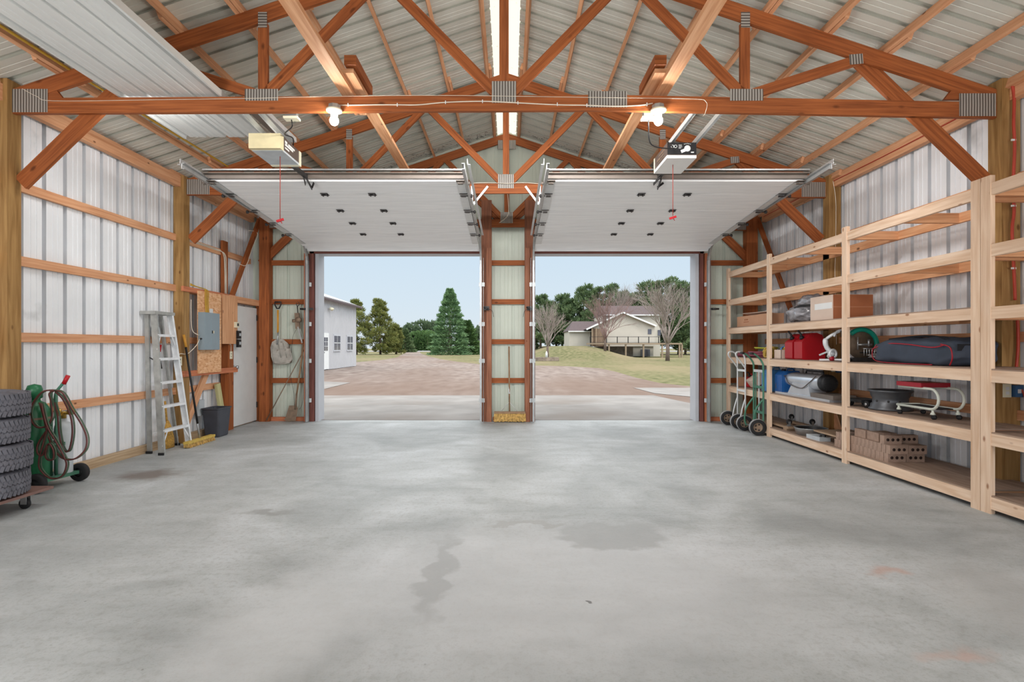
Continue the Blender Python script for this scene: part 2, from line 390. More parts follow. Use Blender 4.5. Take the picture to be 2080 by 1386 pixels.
    L.new(o, B.inputs['Base Color']); B.inputs['Roughness'].default_value = .55; B.inputs['Specular IOR Level'].default_value = .35
    b = N.new('ShaderNodeBump'); b.inputs['Strength'].default_value = .05; b.inputs['Distance'].default_value = .01; L.new(noi(60, 8), b.inputs['Height']); L.new(b.outputs[0], B.inputs['Normal'])
    return m
def ground_mat(name, cols, sc, sc2=.3, mixcol=None, thr=.5, bump=.3, stretch=(1,1,1)):
    m, nt, B, N, L = newmat(name); t = N.new('ShaderNodeTexCoord'); mp = N.new('ShaderNodeMapping'); mp.inputs['Scale'].default_value = stretch; L.new(t.outputs['Object'], mp.inputs[0])
    n = N.new('ShaderNodeTexNoise'); n.inputs['Scale'].default_value = sc; n.inputs['Detail'].default_value = 10; L.new(mp.outputs[0], n.inputs['Vector'])
    o = ramp(N, n.outputs[0], [(.32, s2l(cols[0])), (.5, s2l(cols[1])), (.7, s2l(cols[2]))], L)
    if mixcol:
        n2 = N.new('ShaderNodeTexNoise'); n2.inputs['Scale'].default_value = sc2; n2.inputs['Detail'].default_value = 9; L.new(mp.outputs[0], n2.inputs['Vector'])
        o = mixc(N, L, ramp(N, n2.outputs[0], [(thr - .08, (0,0,0,1)), (thr + .1, (.8,.8,.8,1))], L), o, s2l(mixcol))
    L.new(o, B.inputs['Base Color']); B.inputs['Roughness'].default_value = .95; B.inputs['Specular IOR Level'].default_value = .1
    b = N.new('ShaderNodeBump'); b.inputs['Strength'].default_value = bump; b.inputs['Distance'].default_value = .04; L.new(n.outputs[0], b.inputs['Height']); L.new(b.outputs[0], B.inputs['Normal'])
    return m
# ------------------------------------------------------------ the setting
XC = -.05; YB = -6.0; YE = 9.80; HW = 4.60        # ridge line, back of the modelled shell, end wall skin, half width
def roofz(x): return 5.24 - .333 * abs(x - XC)
m = M(); m.quad([(-4.75, YB, 0), (4.65, YB, 0), (4.65, 9.82, 0), (-4.75, 9.82, 0)]); m.quad([(-4.75, YB, -.12), (-4.75, 9.82, -.12), (4.65, 9.82, -.12), (4.65, YB, -.12)])
for a, b in (((-4.75, YB), (4.65, YB)), ((4.65, YB), (4.65, 9.82)), ((4.65, 9.82), (-4.75, 9.82)), ((-4.75, 9.82), (-4.75, YB))):
    m.quad([(a[0], a[1], -.12), (b[0], b[1], -.12), (b[0], b[1], 0), (a[0], a[1], 0)])
fl = m.build('floor', floor_mat()); fl.location = (0, 0, 0)
for v in fl.data.vertices: v.co.x -= .05; v.co.y += (YB + 9.82) / 2; v.co.z -= .12
struct(fl)
PITCH = .254
def ribs(a0, a1, ph=.039, dep=.07, mi=.008):
    """profile of the ribbed steel, seen from inside: (position along the sheet, depth outward)"""
    out = []; k = math.floor((a0 - ph) / PITCH)
    while k * PITCH + ph < a1:
        b = k * PITCH + ph
        for da, d in ((0, 0), (-.016, dep), (.066, dep), (.050, 0), (.118, 0), (.121, mi), (.130, mi), (.133, 0), (.182, 0), (.185, mi), (.194, mi), (.197, 0)):  # ribs undercut and deepened so their channels darken into bands
            if a0 + .02 <= b and b + .2 <= a1 or d < dep and a0 <= b + da <= a1: out.append((b + da, d))
        k += 1
    return [(a0, 0)] + out + [(a1, 0)]
def steel(a0, a1, fn, **kw):
    """fn(a, d) -> (top point, bottom point)"""
    m = M(); pr = ribs(a0, a1, **kw); last = None
    for a, d in pr:
        t, b = fn(a, d)
        if last and (V(t) - V(last[0])).length > 1e-5: m.quad([last[1], b, t, last[0]], [(0,0),(1,0),(1,1),(0,1)])
        last = (t, b)
    return m
struct(steel(YB, YE + .02, lambda a, d: ((-4.64 - d, a, 3.72), (-4.64 - d, a, 0))).build('wall_left', WALL))
struct(steel(YB, YE + .02, lambda a, d: ((4.58 + d, a, 3.70), (4.58 + d, a, 0))).build('wall_right', WALL))
# end wall with its two openings
DL, DR, HD = (-3.42, -.51), (.46, 3.33), 3.03
def topz(x): return roofz(x) - .01
mm = M()
for x0, x1, lo in ((-4.66, DL[0] - .02, 0), (DL[0] - .02, DL[1] + .02, HD), (DL[1] + .02, DR[0] - .02, 0), (DR[0] - .02, DR[1] + .02, HD), (DR[1] + .02, 4.60, 0)):
    q = steel(x0, x1, lambda a, d: ((a, YE + d, topz(a)), (a, YE + d, lo)), dep=.022, mi=.004)
    b = len(mm.v); mm.v += q.v; mm.f += [tuple(i + b for i in f) for f in q.f]; mm.uv += q.uv; mm.sm += q.sm
struct(mm.build('wall_front', WALLG))
# roof sheets with ribs running up the slope, translucent strip at the ridge
rf = M()
for sgn in (-1, 1):
    xe = XC + sgn * 4.95; xr = XC + sgn * .17
    n = V((sgn * .316, 0, .949))
    def fn(a, d, xe=xe, xr=xr, n=n): return (V((xr, a, roofz(xr))) + n * d, V((xe, a, roofz(xe))) + n * d)
    q = steel(YB, YE + .35, fn, dep=.03, mi=.003); b = len(rf.v); rf.v += q.v; rf.f += [tuple(i + b for i in f) for f in q.f]; rf.uv += q.uv; rf.sm += q.sm
ce = struct(rf.build('ceiling', ROOF))
m = M()
for y in range(17):
    y0, y1 = YB + y, min(YB + y + 1, YE + .35)
    for sgn in (-1, 1):
        m.quad([(XC, y0, 5.285), (XC + sgn * .26, y0, 5.20), (XC + sgn * .26, y1, 5.20), (XC, y1, 5.285)])
struct(m.build('ridge_cap', RIDGE))
struct(M().box(-4.62, -4.56, YB, 9.6, 0, .10).build('baseboard_left', W_skirt))
struct(M().box(4.50, 4.56, YB, 9.6, 0, .12).build('baseboard_right', W_skirt))
for i, (a, b) in enumerate(((-4.28, -3.62), (-.30, .26), (3.56, 4.2))):
    o = struct(M().box(a, b, 9.72, 9.78, 0, .07).build('baseboard_front', W_rail))
# headers, jambs and white outside trim of the two big openings
def opening(k, x0, x1):
    struct(M().box(x0 - .14, x1 + .14, 9.66, 9.70, 3.0, 3.09).build('trim_%d' % k, W_header))
    m = M(); m.box(x0 - .06, x0, 9.70, 9.99, 0, 3.0); m.box(x1, x1 + .06, 9.70, 9.99, 0, 3.0); m.box(x0 - .06, x1 + .06, 9.70, 9.99, 3.0, 3.05)
    struct(m.build('trim_%d' % (k + 1), TRIMW))
opening(1, *DL); opening(3, *DR)
m = M(); m.box(-3.57, -3.49, 9.66, 9.78, 0, 3.09); struct(m.build('trim_5', W_header))
m = M(); m.box(3.40, 3.46, 9.66, 9.78, 0, 3.09); struct(m.build('trim_6', W_header))
m = M(); m.box(-3.66, -3.60, 9.64, 9.79, 0, 3.0); struct(m.build('trim_7', W_rail))
m = M(); m.box(3.48, 3.55, 9.64, 9.79, 0, 3.0); struct(m.build('trim_8', W_rail))

W_facing = wood('facing_wood', (130, 82, 62), (172, 116, 88), kn=.05)
# posts
def post(x0, x1, y0, y1, z1, label, mt=W_post, extra=None):
    o = M().box(x0, x1, y0, y1, 0, z1).build('wooden_post', mt, bevel=.004); return tag(o, label, 'post', extra)
post(-4.63, -4.49, 4.84, 4.98, 3.74, 'thick yellow wooden wall post on the left wall behind the tyre stack')
post(-4.63, -4.49, 7.46, 7.60, 3.70, 'thick wooden wall post on the left wall just behind the stepladder')
post(-4.46, -4.28, 9.64, 9.79, 3.80, 'wooden corner post beside the white side door', W_truss)
post(4.40, 4.565, 4.84, 4.98, 3.74, 'thick wooden wall post on the right wall behind the double shelf upright')
post(4.40, 4.565, 7.46, 7.60, 3.70, 'thick wooden wall post on the right wall behind the middle shelf bay')
post(4.22, 4.42, 9.64, 9.79, 3.80, 'wooden corner post behind the far end of the shelving', W_truss)
for s, a, b, lb in ((0, -.50, -.32, 'brown wooden door post on the left side of the pier between the big doors'), (1, .27, .45, 'brown wooden door post on the right side of the pier between the big doors')):
    t = thing('door_post', ((a+b)/2, 9.71, 0), lb, 'post')
    m = M(); mid = (a+b)/2 + (.02 if s == 0 else -.02); m.box(a, mid, 9.65, 9.78, 0, 3.95); m.box(mid, b, 9.65, 9.78, 0, 3.95); m.build('post', W_jamb, t)
    m = M(); x = b - .09 if s == 0 else a; m.box(x, x + .09, 9.61, 9.65, 0, 3.09); m.build('facing_board', W_facing, t)
post(-4.60, -4.56, 8.62, 8.77, 3.03, 'upright wooden stud on the left wall behind the electrical boards', W_truss)

# girts
GZ = (.68, 1.38, 2.10, 2.80)
nm = ('lowest', 'second from the floor', 'third from the floor', 'topmost')
for i, z in enumerate(GZ):
    y1 = 9.62 if i == 3 else 8.6
    tag(M().box(-4.635, -4.595, YB, y1, z, z + .09).build('wall_girt', W_girt), 'horizontal timber girt along the left wall, ' + nm[i], 'girt', 'left wall girts')
    tag(M().box(4.535, 4.575, YB, 9.62, z, z + .09).build('wall_girt', W_girt), 'horizontal timber girt along the right wall behind the shelves, ' + nm[i], 'girt', 'right wall girts')
for (a, b, w) in ((-4.28, -3.66, 'left of the left garage door'), (-.32, .27, 'in the pier between the garage doors'), (3.55, 4.22, 'right of the right garage door')):
    for i, z in enumerate(GZ):
        tag(M().box(a, b, 9.74, 9.785, z, z + .09).build('wall_girt', W_truss), 'short orange girt %s, %s' % (w, nm[i]), 'girt', 'end wall girts')
tag(M().box(-4.60, -4.53, YB, 9.6, 3.54, 3.69).build('eave_beam', W_girt), 'long timber eave beam along the top of the left wall', 'beam')
tag(M().box(4.47, 4.54, YB, 9.6, 3.54, 3.69).build('eave_beam', W_girt), 'long timber eave beam along the top of the right wall', 'beam')

# ------------------------------------------------------------ roof trusses
def make_truss(Y, label):
    t = thing('roof_truss', (XC, Y, 3.4), label, 'truss', 'roof trusses')
    N = (0, 1, 0); th = .036
    def bd(name, p0, p1, w, mt=W_truss, dy=0, tt=th):
        return M().beam((p0[0], Y + dy + .02, p0[1]), (p1[0], Y + dy + .02, p1[1]), w, tt, N).build(name, mt, t)
    bd('bottom_chord', (-4.50, 3.515), (.88, 3.545), .14, tt=.038); bd('bottom_chord', (.88, 3.545), (4.40, 3.475), .14, tt=.038)
    for s in (-1, 1):
        xe = 4.46 if s > 0 else 4.44
        bd('top_chord', (XC + s * .01, 5.073), (XC + s * xe, 5.073 - .333 * xe), .14, dy=.0005, tt=.037)
        X = lambda d: XC + s * d
        bd('web', (X(.06), 3.62), (X(1.08), 4.66), .089)
        bd('web', (X(1.16), 4.64), (X(2.16), 3.62), .089)
        bd('web', (X(2.18), 3.6), (X(2.18), 4.26), .085)
        bd('web', (X(2.26), 3.63), (X(3.25), 3.95), .089)
        bd('knee_brace', (X(3.22), 3.98), (X(4.41), 2.83), .14, dy=.04)
        M().prism([(0, 0), (.42, 0), (.42, .0), (.34, .10), (0, .10)], (X(4.4), Y + .004, 3.575), (-s, 0, 0), (0, 0, 1), .03 * (1 if s < 0 else -1) * -1).build('heel_wedge', W_truss, t)
        def pl(x0, x1, z0, z1):
            M().box(min(x0, x1), max(x0, x1), Y - .003, Y, z0, z1).build('gusset_plate', PLATE, t)
        xh = (-4.50, -4.17) if s < 0 else (4.06, 4.39)
        pl(xh[0], xh[1], 3.455 if s < 0 else 3.42, 3.665 if s < 0 else 3.625)
        pl(X(2.04), X(2.34), 3.56, 3.665)
        pl(X(2.14), X(2.22), 4.22, 4.36)
        M().beam((X(3.12), Y - .0015, 3.93), (X(3.24), Y - .0015, 3.94), .09, .003, N).build('gusset_plate', PLATE, t)
    bd('king_post', (XC, 3.6), (XC, 5.05), .085)
    M().box(XC - .11, XC + .11, Y - .004, Y, 3.54, 3.735).build('gusset_plate', PLATE, t)
    M().box(XC - .16, XC + .16, Y - .004, Y - .001, 4.86, 5.02).build('gusset_plate', PLATE, t)
    M().box(.71, 1.06, Y - .004, Y, 3.50, 3.645).build('splice_plate', PLATE, t)
    return t
t1 = make_truss(4.89, 'nearest orange timber roof truss, the one carrying the two lit bulbs')
t2 = dup(t1, (XC, 7.53, 3.4), label='orange timber roof truss above the front edges of the raised garage doors')
t3 = dup(t1, (XC, 9.66, 3.4), label='orange timber gable truss on the end wall, farthest from the camera')
# lateral braces lying on the bottom chords, with short blocks
for x, w in ((-1.47, 'left'), (1.38, 'right')):
    t = thing('truss_brace', (x, 5, 3.62), 'pale timber brace running lengthwise on the trusses, %s of the ridge' % w, 'brace')
    s = -1 if w == 'left' else 1
    M().box(x - .055, x + .055, 1.0, 5.35, 3.625, 3.663).build('board', W_brace, t)
    M().box(x - s*.09 - .055, x - s*.09 + .055, 4.6, 9.6, 3.664, 3.702).build('board', W_brace, t)
    M().box(x - s*.12 - .04, x - s*.12 + .06, 4.55, 5.1, 3.71, 3.79).build('block', W_truss, t)
# purlins
cnt = ('first', 'second', 'third', 'fourth', 'fifth', 'sixth', 'seventh', 'eighth', 'ninth')
for s, side in ((-1, 'left'), (1, 'right')):
    for k in range(9):
        d = .24 + .54 * k - (.03 if k == 8 else 0)
        x = XC + s * d
        t = thing('roof_purlin', (x, 5, roofz(x) - .09), 'long timber purlin under the %s roof slope, %s out from the ridge' % (side, cnt[k]), 'purlin', 'roof purlins')
        for j, (a, b) in enumerate(((YB, 2.7), (2.2, 5.15), (4.65, 7.8), (7.3, 10.05))):
            dx = s * (-.02 if j % 2 else .02)
            zc = roofz(x + dx) - .049
            M().beam((x + dx, a, zc), (x + dx, b, zc), .086, .037, (1, 0, -.333 * s)).build('board', W_girt, t)
# fly rafters and diagonal wall braces near the corners
tag(M().beam((-4.50, 8.75, 2.12), (-4.47, 9.68, 3.6), .09, .04, (1, 0, 0)).build('diagonal_brace', W_truss), 'diagonal timber brace above the white side door, leaning to the corner', 'brace')
tag(M().beam((4.44, 9.7, 3.62), (4.45, 8.45, 1.75), .09, .04, (1, 0, 0)).build('diagonal_brace', W_truss), 'diagonal timber brace in the right corner behind the shelves', 'brace')
tag(M().beam((-4.55, 7.62, .25), (-4.55, 8.15, .98), .10, .04, (1, 0, 0)).build('diagonal_brace', W_girt), 'short diagonal timber brace below the electrical boards', 'brace')
tag(M().beam((4.49, 7.7, .75), (4.49, 7.35, .12), .10, .04, (1, 0, 0)).build('diagonal_brace', W_girt), 'short diagonal timber brace low behind the shelves', 'brace')
for s in (-1, 1):
    tag(M().beam((XC + s * .14, 9.765, 3.62), (XC + s * .62, 9.765, 4.05), .09, .03, (0, 1, 0)).build('pier_brace', W_truss), 'short angled timber brace at the top of the pier, %s side' % ('left' if s < 0 else 'right'), 'brace')

# cobweb-dark dirt along the gable rake
m = M(); random.seed(3)
for i in range(260):
    x = XC + random.uniform(-3.0, 3.0); z = roofz(x) - random.uniform(.0, .05); y = 9.62 - abs(random.gauss(0, .10))
    if abs(x - XC) < .3: continue
    a = random.uniform(0, 6.3); l = random.uniform(.02, .07)
    m.tube([(x, y, z), (x + math.cos(a) * l, y + random.uniform(-.04, .04), z - abs(math.sin(a)) * l * .6)], .0025, 3)
tag(m.build('cobwebs', DIRT), 'dark cobwebs and dirt along the gable edge of the roof', 'cobweb', kind='stuff')

# stored liner panels lying on the truss chords
t = thing('stored_liner_panel', (-3.05, 3.4, 3.62), 'long white ribbed steel panel laid across the truss chords, upper left', 'metal panel')
def wide(m, x0, x1, y0, y1, z):
    pts = []; k = 0; W_ = x1 - x0
    for i in range(5):
        b = x0 + i * W_ / 4.25
        for da, dz in ((0, 0), (.012, .02), (.03, .02), (.042, 0)): pts.append((b + da, z + dz))
        for j in (.08, .13): pts += [(b + j, z), (b + j + .006, z + .004), (b + j + .016, z + .004), (b + j + .022, z)]
    pts = [p for p in pts if p[0] < x1] + [(x1, z)]
    for (a, za), (b, zb) in zip(pts, pts[1:]): m.quad([(a, y0, za), (b, y0, zb), (b, y1, zb), (a, y1, za)])
    m.quad([(x0, y0, z + .024), (x1, y0, z + .024), (x1, y1, z + .024), (x0, y1, z + .024)])
m = M(); wide(m, -3.52, -2.62, 1.0, 5.9, 3.62); m.build('panel', PANEL, t)
m = M(); m.box(-2.62, -2.60, 1.0, 5.9, 3.60, 3.655); m.box(-3.54, -3.52, 1.0, 5.9, 3.60, 3.655); m.build('edge_trim', PANEL, t)
tag(M().box(-2.52, -2.45, 4.97, 5.95, 3.60, 3.64).build('channel', STRUT), 'grey metal channel lying beside the stored liner panel', 'channel')
tag(M().box(-2.42, -2.36, 4.97, 6.0, 3.60, 3.65).build('channel', GALVL), 'pale metal channel lying beside the stored liner panel', 'channel')

# ------------------------------------------------------------ side door
d1 = thing('door_1', (-4.54, 9.26, 0), '', ''); del d1['label']; del d1['category']; struct(d1)
M().box(-4.57, -4.53, 8.80, 9.70, .02, 2.02).build('door_panel', WHITE, d1, bevel=.003)
for z in (.25, 1.05, 1.8): M().box(-4.53, -4.515, 9.685, 9.70, z, z + .1).build('hinge', DARK, d1)
m = M(); m.lathe([(.03, 0), (.03, .012), (.012, .015), (.012, .05), (.026, .055), (.026, .085), (.0, .09)], (-4.53, 8.87, 1.0), (1, 0, 0), 14); m.build('door_knob', STEEL, d1)
struct(M().box(-4.56, -4.47, 8.62, 8.77, 0, 2.14).build('trim_9', W_truss))
struct(M().box(-4.55, -4.45, 9.71, 9.76, 0, 2.14).build('trim_10', W_truss))
struct(M().box(-4.58, -4.46, 8.62, 9.78, 2.06, 2.16).build('trim_11', W_girt))

# ------------------------------------------------------------ raised garage doors
def overhead(n, x0, x1, hx, rot_side):
    t = thing('door_%d' % n, ((x0+x1)/2, 8, 3.1), '', ''); del t['label']; del t['category']; struct(t)
    zz = lambda y: 3.29 - .073 * (y - 6.4)
    ys = [6.40, 6.83, 7.46, 8.04, 8.62, 9.2]
    for a, b in zip(ys, ys[1:]):
        M().beam(((x0+x1)/2, a + .006, zz(a) + .025), ((x0+x1)/2, b - .006, zz(b) + .025), x1 - x0, .045, (0, 0, 1)).build('door_section', DOORW, t)
    pts = [(9.2, zz(9.2) + .025), (9.36, 3.085), (9.46, 3.06), (9.52, 3.03)]
    m = M()
    for (a, za), (b, zb) in zip(pts, pts[1:]): m.beam(((x0+x1)/2, a, za), ((x0+x1)/2, b, zb), x1 - x0, .045, (0, 0, 1))
    m.build('door_section', DOORW, t)
    m = M(); m.box(x0 - .02, x1 + .02, 6.36, 6.42, 3.315, 3.385); m.box(x0 - .02, x1 + .02, 6.30, 6.36, 3.36, 3.368)
    m.build('strut', STRUT, t)
    M().box(x0 - .02, x1 + .02, 6.305, 6.36, 3.395, 3.41).build('strut_lip', GALV, t)
    for x in hx:
        for y in ys[1:5]:
            m = M(); z = zz(y); m.box(x - .045, x + .045, y - .05, y + .05, z - .004, z + .001); m.tube([(x - .045, y, z - .010), (x + .045, y, z - .010)], .009, 6)
            m.box(x - .035, x - .02, y - .035, y + .035, z - .02, z); m.box(x + .02, x + .035, y - .035, y + .035, z - .02, z)
            m.build('hinge', DARK, t)
    for x, s in ((x0 + .05, -1), (x1 - .05, 1)):
        for y in ys[:5]:
            z = zz(y); m = M(); m.box(x - .05, x + .05, y - .05, y + .05, z - .005, z)
            m.tube([(x - .04, y, z - .02), (x + s * .12, y, z - .02)], .007, 6); m.lathe([(.0, -.012), (.022, -.012), (.022, .012), (.0, .012)], (x + s * .10, y, z - .02), (1, 0, 0), 12); m.box(x-.03, x+.03, y-.03, y+.03, z - .03, z - .022)
            m.build('roller_bracket', DARK if y > 6.5 else STRUT, t)
        m = M(); m.box(x - .05, x + .05, 6.42, 9.2, 0, .002)
        for i, v in enumerate(m.v): m.v[i] = (v[0], v[1], zz(v[1]) - .006 + v[2])
        m.build('end_stile', GALVL, t)
    return t
d2 = overhead(2, -3.56, -.53, (-2.33, -1.73), 1); d3 = overhead(3, .44, 3.48, (1.66, 2.24), 1)
def track(x, s, lab):
    """galvanised track: vertical at the opening, curve, horizontal run. s: which side the door is on (+1 door at +x)"""
    t = thing('garage_door_track', (x, 9.4, 0), lab, 'door track', 'garage door tracks')
    p = [(x, 9.50, .02), (x, 9.50, 2.78)] + [(x, 9.50 - .38 + .38 * math.cos(a), 2.78 + .38 * math.sin(a)) for a in [i * math.pi / 2 / 8 for i in range(1, 9)]]
    e = p[-1]; p.append((x, 5.88, 3.30))
    def run(off0, off1, mt, nme, th=.004):
        m = M()
        for a, b in zip(p, p[1:]):
            a = V(a); b = V(b); d = (b - a).normalized(); q = d.cross(V((1, 0, 0)))
            A = a + q * off0; B = b + q * off0
            m.beam((a + b) / 2 - (b - a) / 2 + q * (off0 + off1) / 2 + V((0,0,0)), (a + b) / 2 + (b - a) / 2 + q * (off0 + off1) / 2, abs(off1 - off0), th, (1, 0, 0))
        return m
    m = run(-.03, .03, GALVL, 'w'); m.build('track_web', GALVL, t)
    m = M()
    for a, b in zip(p, p[1:]):
        a = V(a); b = V(b); d = (b - a).normalized(); q = d.cross(V((1, 0, 0)))
        for o in (-.03, .03): m.beam(a + q * o + V((s * .015, 0, 0)), b + q * o + V((s * .015, 0, 0)), .03, .004, q)
    m.build('track_flange', GALV, t)
    m = M(); m.beam((x - s * .03, 9.0, 3.215), (x - s * .03, 5.9, 3.36), .055, .004, (1, 0, 0)); m.beam((x - s * .045, 9.0, 3.19), (x - s * .045, 5.9, 3.325), .004, .03, (1, 0, 0)); m.build('angle_rail', GALVL, t)
    m = M(); m.beam((x - s * .03, 9.56, 0), (x - s * .03, 9.56, 2.9), .10, .004, (1, 0, 0)); m.build('track_angle', GALV, t)
    for z in (.35, 1.05, 1.7, 2.4):
        m = M(); m.box(x - .05, x + .05, 9.56, 9.60, z, z + .07); m.build('bracket', GALVL, t)
    return t
track(-3.56, 1, 'galvanised track along the outer left edge of the left garage door')
track(-.49, -1, 'galvanised track on the pier side of the left garage door')
track(.405, 1, 'galvanised track on the pier side of the right garage door')
track(3.50, -1, 'galvanised track along the outer right edge of the right garage door')
m = M(); m.box(-3.66, -3.46, 9.53, 9.55, 1.98, 2.02); m.tube([(-3.68, 9.52, 2.0), (-3.56, 9.52, 2.0)], .018, 8)
tag(m.build('slide_latch', DARK), 'dark slide latch on the left track of the left garage door', 'latch')
m = M(); m.box(3.52, 3.64, 9.53, 9.55, 1.98, 2.02); m.tube([(3.56, 9.52, 2.0), (3.68, 9.52, 2.0)], .018, 8)
tag(m.build('slide_latch', DARK), 'dark slide latch on the right track of the right garage door', 'latch')
for x, s, w in ((-.40, -1, 'left'), (.36, 1, 'right')):
    m = M(); m.box(x - .05, x + .04, 9.56, 9.60, 1.98, 2.05); m.tube([(x - .06, 9.55, 2.03), (x + .02, 9.53, 2.0)], .016, 8)
    m.tube(smooth_path([(x, 9.54, 2.0), (x - s * .09, 9.54, 1.97), (x - s * .12, 9.54, 1.86)]), .004, 5)
    tag(m.build('slide_latch', DARK), 'dark slide latch with a pull cord on the %s post of the pier' % w, 'latch')
# hangers of the inner tracks on the middle truss
for x, x2, w in ((-.55, -.30, 'left'), (.45, .22, 'right')):
    m = M(); m.beam((x, 7.50, 3.25), (x2, 7.50, 3.56), .03, .004, (0, 1, 0)); m.beam((x + (.03 if x < 0 else -.03), 7.49, 3.3), (x + (.03 if x < 0 else -.03), 7.49, 3.56), .03, .004, (0, 1, 0))
    tag(m.build('track_hanger', GALVL), 'perforated metal hanger holding the %s inner door track to the middle truss' % w, 'hanger')

# ------------------------------------------------------------ openers and lights
def opener(x, y, z, front, label, dark):
    t = thing('garage_door_opener', (x, y + .3, z), label, 'garage door opener', 'garage door openers')
    w = .30; h = .15; L = .50
    if dark:
        M().box(x - w/2, x + w/2, y, y + L, z + .02, z + h).build('housing', BROWN, t, bevel=.008)
        M().box(x - w/2 + .005, x + w/2 - .005, y - .012, y + .004, z + .028, z + h - .005).build('front_panel', BLACK, t, bevel=.004)
        M().box(x - w/2, x + w/2, y, y + L, z - .01, z + .02).build('light_lens', LENS, t, bevel=.004)
        m = M()
        for dx in (-.013, .018): m.tube([V((x - .085 + dx, y - .014, z + .105)) + V((math.cos(a), 0, math.sin(a))) * .014 for a in [i*math.pi/6 for i in range(12)]], .0028, 4, closed=True)
        m.box(x - .035, x - .002, y - .0135, y - .012, z + .115, z + .12); m.box(x - .035, x, y - .0135, y - .012, z + .10, z + .104); m.box(x - .035, x - .01, y - .0135, y - .012, z + .086, z + .09); m.box(x + .09, x + .12, y - .0135, y - .012, z + .04, z + .05)
        for i in range(5): m.box(x + .02 + i*.015, x + .028 + i*.015, y - .0135, y - .012, z + .132 - abs(i-2)*.003, z + .137 - abs(i-2)*.003)
        m.build('logo', WHITE, t)
        m = M(); m.lathe([(0, 0), (.033, 0), (.030, .004), (0, .006)], (x + .055, y - .011, z + .085), (0, -1, 0), 20); m.beam((x + .035, y - .014, z + .07), (x - .01, y - .014, z + .052), .03, .004, (0, 1, 0)); m.build('bulb_graphic', WHITE, t)
        M().box(x - w/2 - .002, x - w/2, y + .46, y + L, z, z + h).build('rear_cap', CREAM, t)
        m = M(); 
        for i, (a, b, c, dd) in enumerate(((.08, .30, .10, .115), (.10, .22, .065, .08), (.25, .36, .065, .09), (.12, .3, .04, .048))): m.box(x - w/2 - .0035, x - w/2 - .001, y + a, y + b, z + c, z + dd)
        m.build('side_lettering', RUST, t)
    else:
        M().box(x - w/2, x + w/2, y + .05, y + L, z + .02, z + h).build('housing', BROWN, t, bevel=.008)
        M().box(x - w/2 - .005, x + w/2 + .005, y - .02, y + .06, z + .005, z + h).build('light_lens', LENSY, t, bevel=.012, seg=3)
        M().box(x - w/2, x + w/2, y + .04, y + L, z, z + .022).build('base_pan', GREYL, t)
        M().box(x - w/2, x + w/2 + .006, y + L - .04, y + L + .01, z - .004, z + h).build('rear_cap', CREAM, t)
        m = M()
        for (a, b, c, dd) in ((.10, .15, .10, .125), (.10, .30, .075, .095), (.18, .34, .10, .118), (.10, .2, .045, .06)): m.box(x + w/2 + .0005, x + w/2 + .003, y + a, y + b, z + c, z + dd)
        m.build('side_lettering', LENS, t)
    m = M(); m.box(x - .02, x + .02, y + L, 9.5, z + .045, z + .085); m.build('rail', DARK, t)
    m = M()
    for xx in ((x - .12, x + .13) if dark else (x - .05, x + .10)):
        m.beam((xx, y + .35, z + h), (xx + (.05 if dark else -.02), 4.98, 3.50), .045, .004, (1, 0, 0)); m.beam((xx + .02, y + .35, z + h), (xx + .02 + (.05 if dark else -.02), 4.98, 3.50), .04, .004, (0, 1, 0))
    m.build('hanger', GALVL, t)
    m = M()
    for i in range(14):
        f = (i + .5) / 14
        for xx in ((x - .12, x + .13) if dark else (x - .05, x + .10)):
            px = xx + (.05 if dark else -.02) * f; m.box(px - .0045, px - .0022, 0, 0, 0, 0) if False else None
    m = M(); m.beam((x, 6.28, z + .05), (x - .04 + .0, 6.45, 3.27), .03, .008, (1, 0, 0)); m.beam((x + .02, 6.33, z + .03), (x + .02, 6.50, 3.23), .03, .008, (1, 0, 0)); m.beam((x + .02, 6.5, 3.25), (x + .07, 6.42, 3.28), .025, .006, (0, 1, 0)); m.build('trolley_arm', DARK, t)
    rx = x + .08
    M().tube([(x + (.06 if not dark else -.03), y + .2, z), (x + (.06 if not dark else -.03), y + .2, 2.63 if not dark else 2.72)], .004, 5).build('release_rope', REDD, t)
    m = M(); cx, cz = x + (.06 if not dark else -.03), (2.62 if not dark else 2.70); m.beam((cx - .035, y + .2, cz - .01), (cx + .035, y + .2, cz + .012), .022, .02, (0, 1, 0)); m.tube([(cx, y + .2, cz), (cx + .02, y + .2, cz - .03)], .004, 5); m.build('release_handle', RED, t)
    return t
opener(-2.39, 5.30, 3.27, 1, 'ceiling garage door opener with a yellowed lens, hung by the left door', False)
opener(1.755, 5.52, 3.27, 1, 'ceiling garage door opener with a black front panel, hung by the right door', True)
for px, w in ((678, 'left'), (1338, 'right')):
    x = at(px, 240, 4.84).x; t = thing('bulb_fixture', (x, 4.85, 3.35), 'round white porcelain bulb holder with lit bulb on the nearest truss, %s one' % w, 'light', 'bulb fixtures')
    M().lathe([(.055, .0), (.055, .045), (0, .045)], (x, 4.86, 3.46), n=8, smooth=False).build('junction_box', GALV, t)
    M().lathe([(.0, .0), (.03, .0), (.032, .03), (.068, .040), (.072, .052), (.07, .056), (0, .056)], (x, 4.85, 3.405)).build('lamp_holder', CREAM, t)
    M().blob((x, 4.85, 3.362), (.078, .078, .086)).build('bulb', BULB, t)
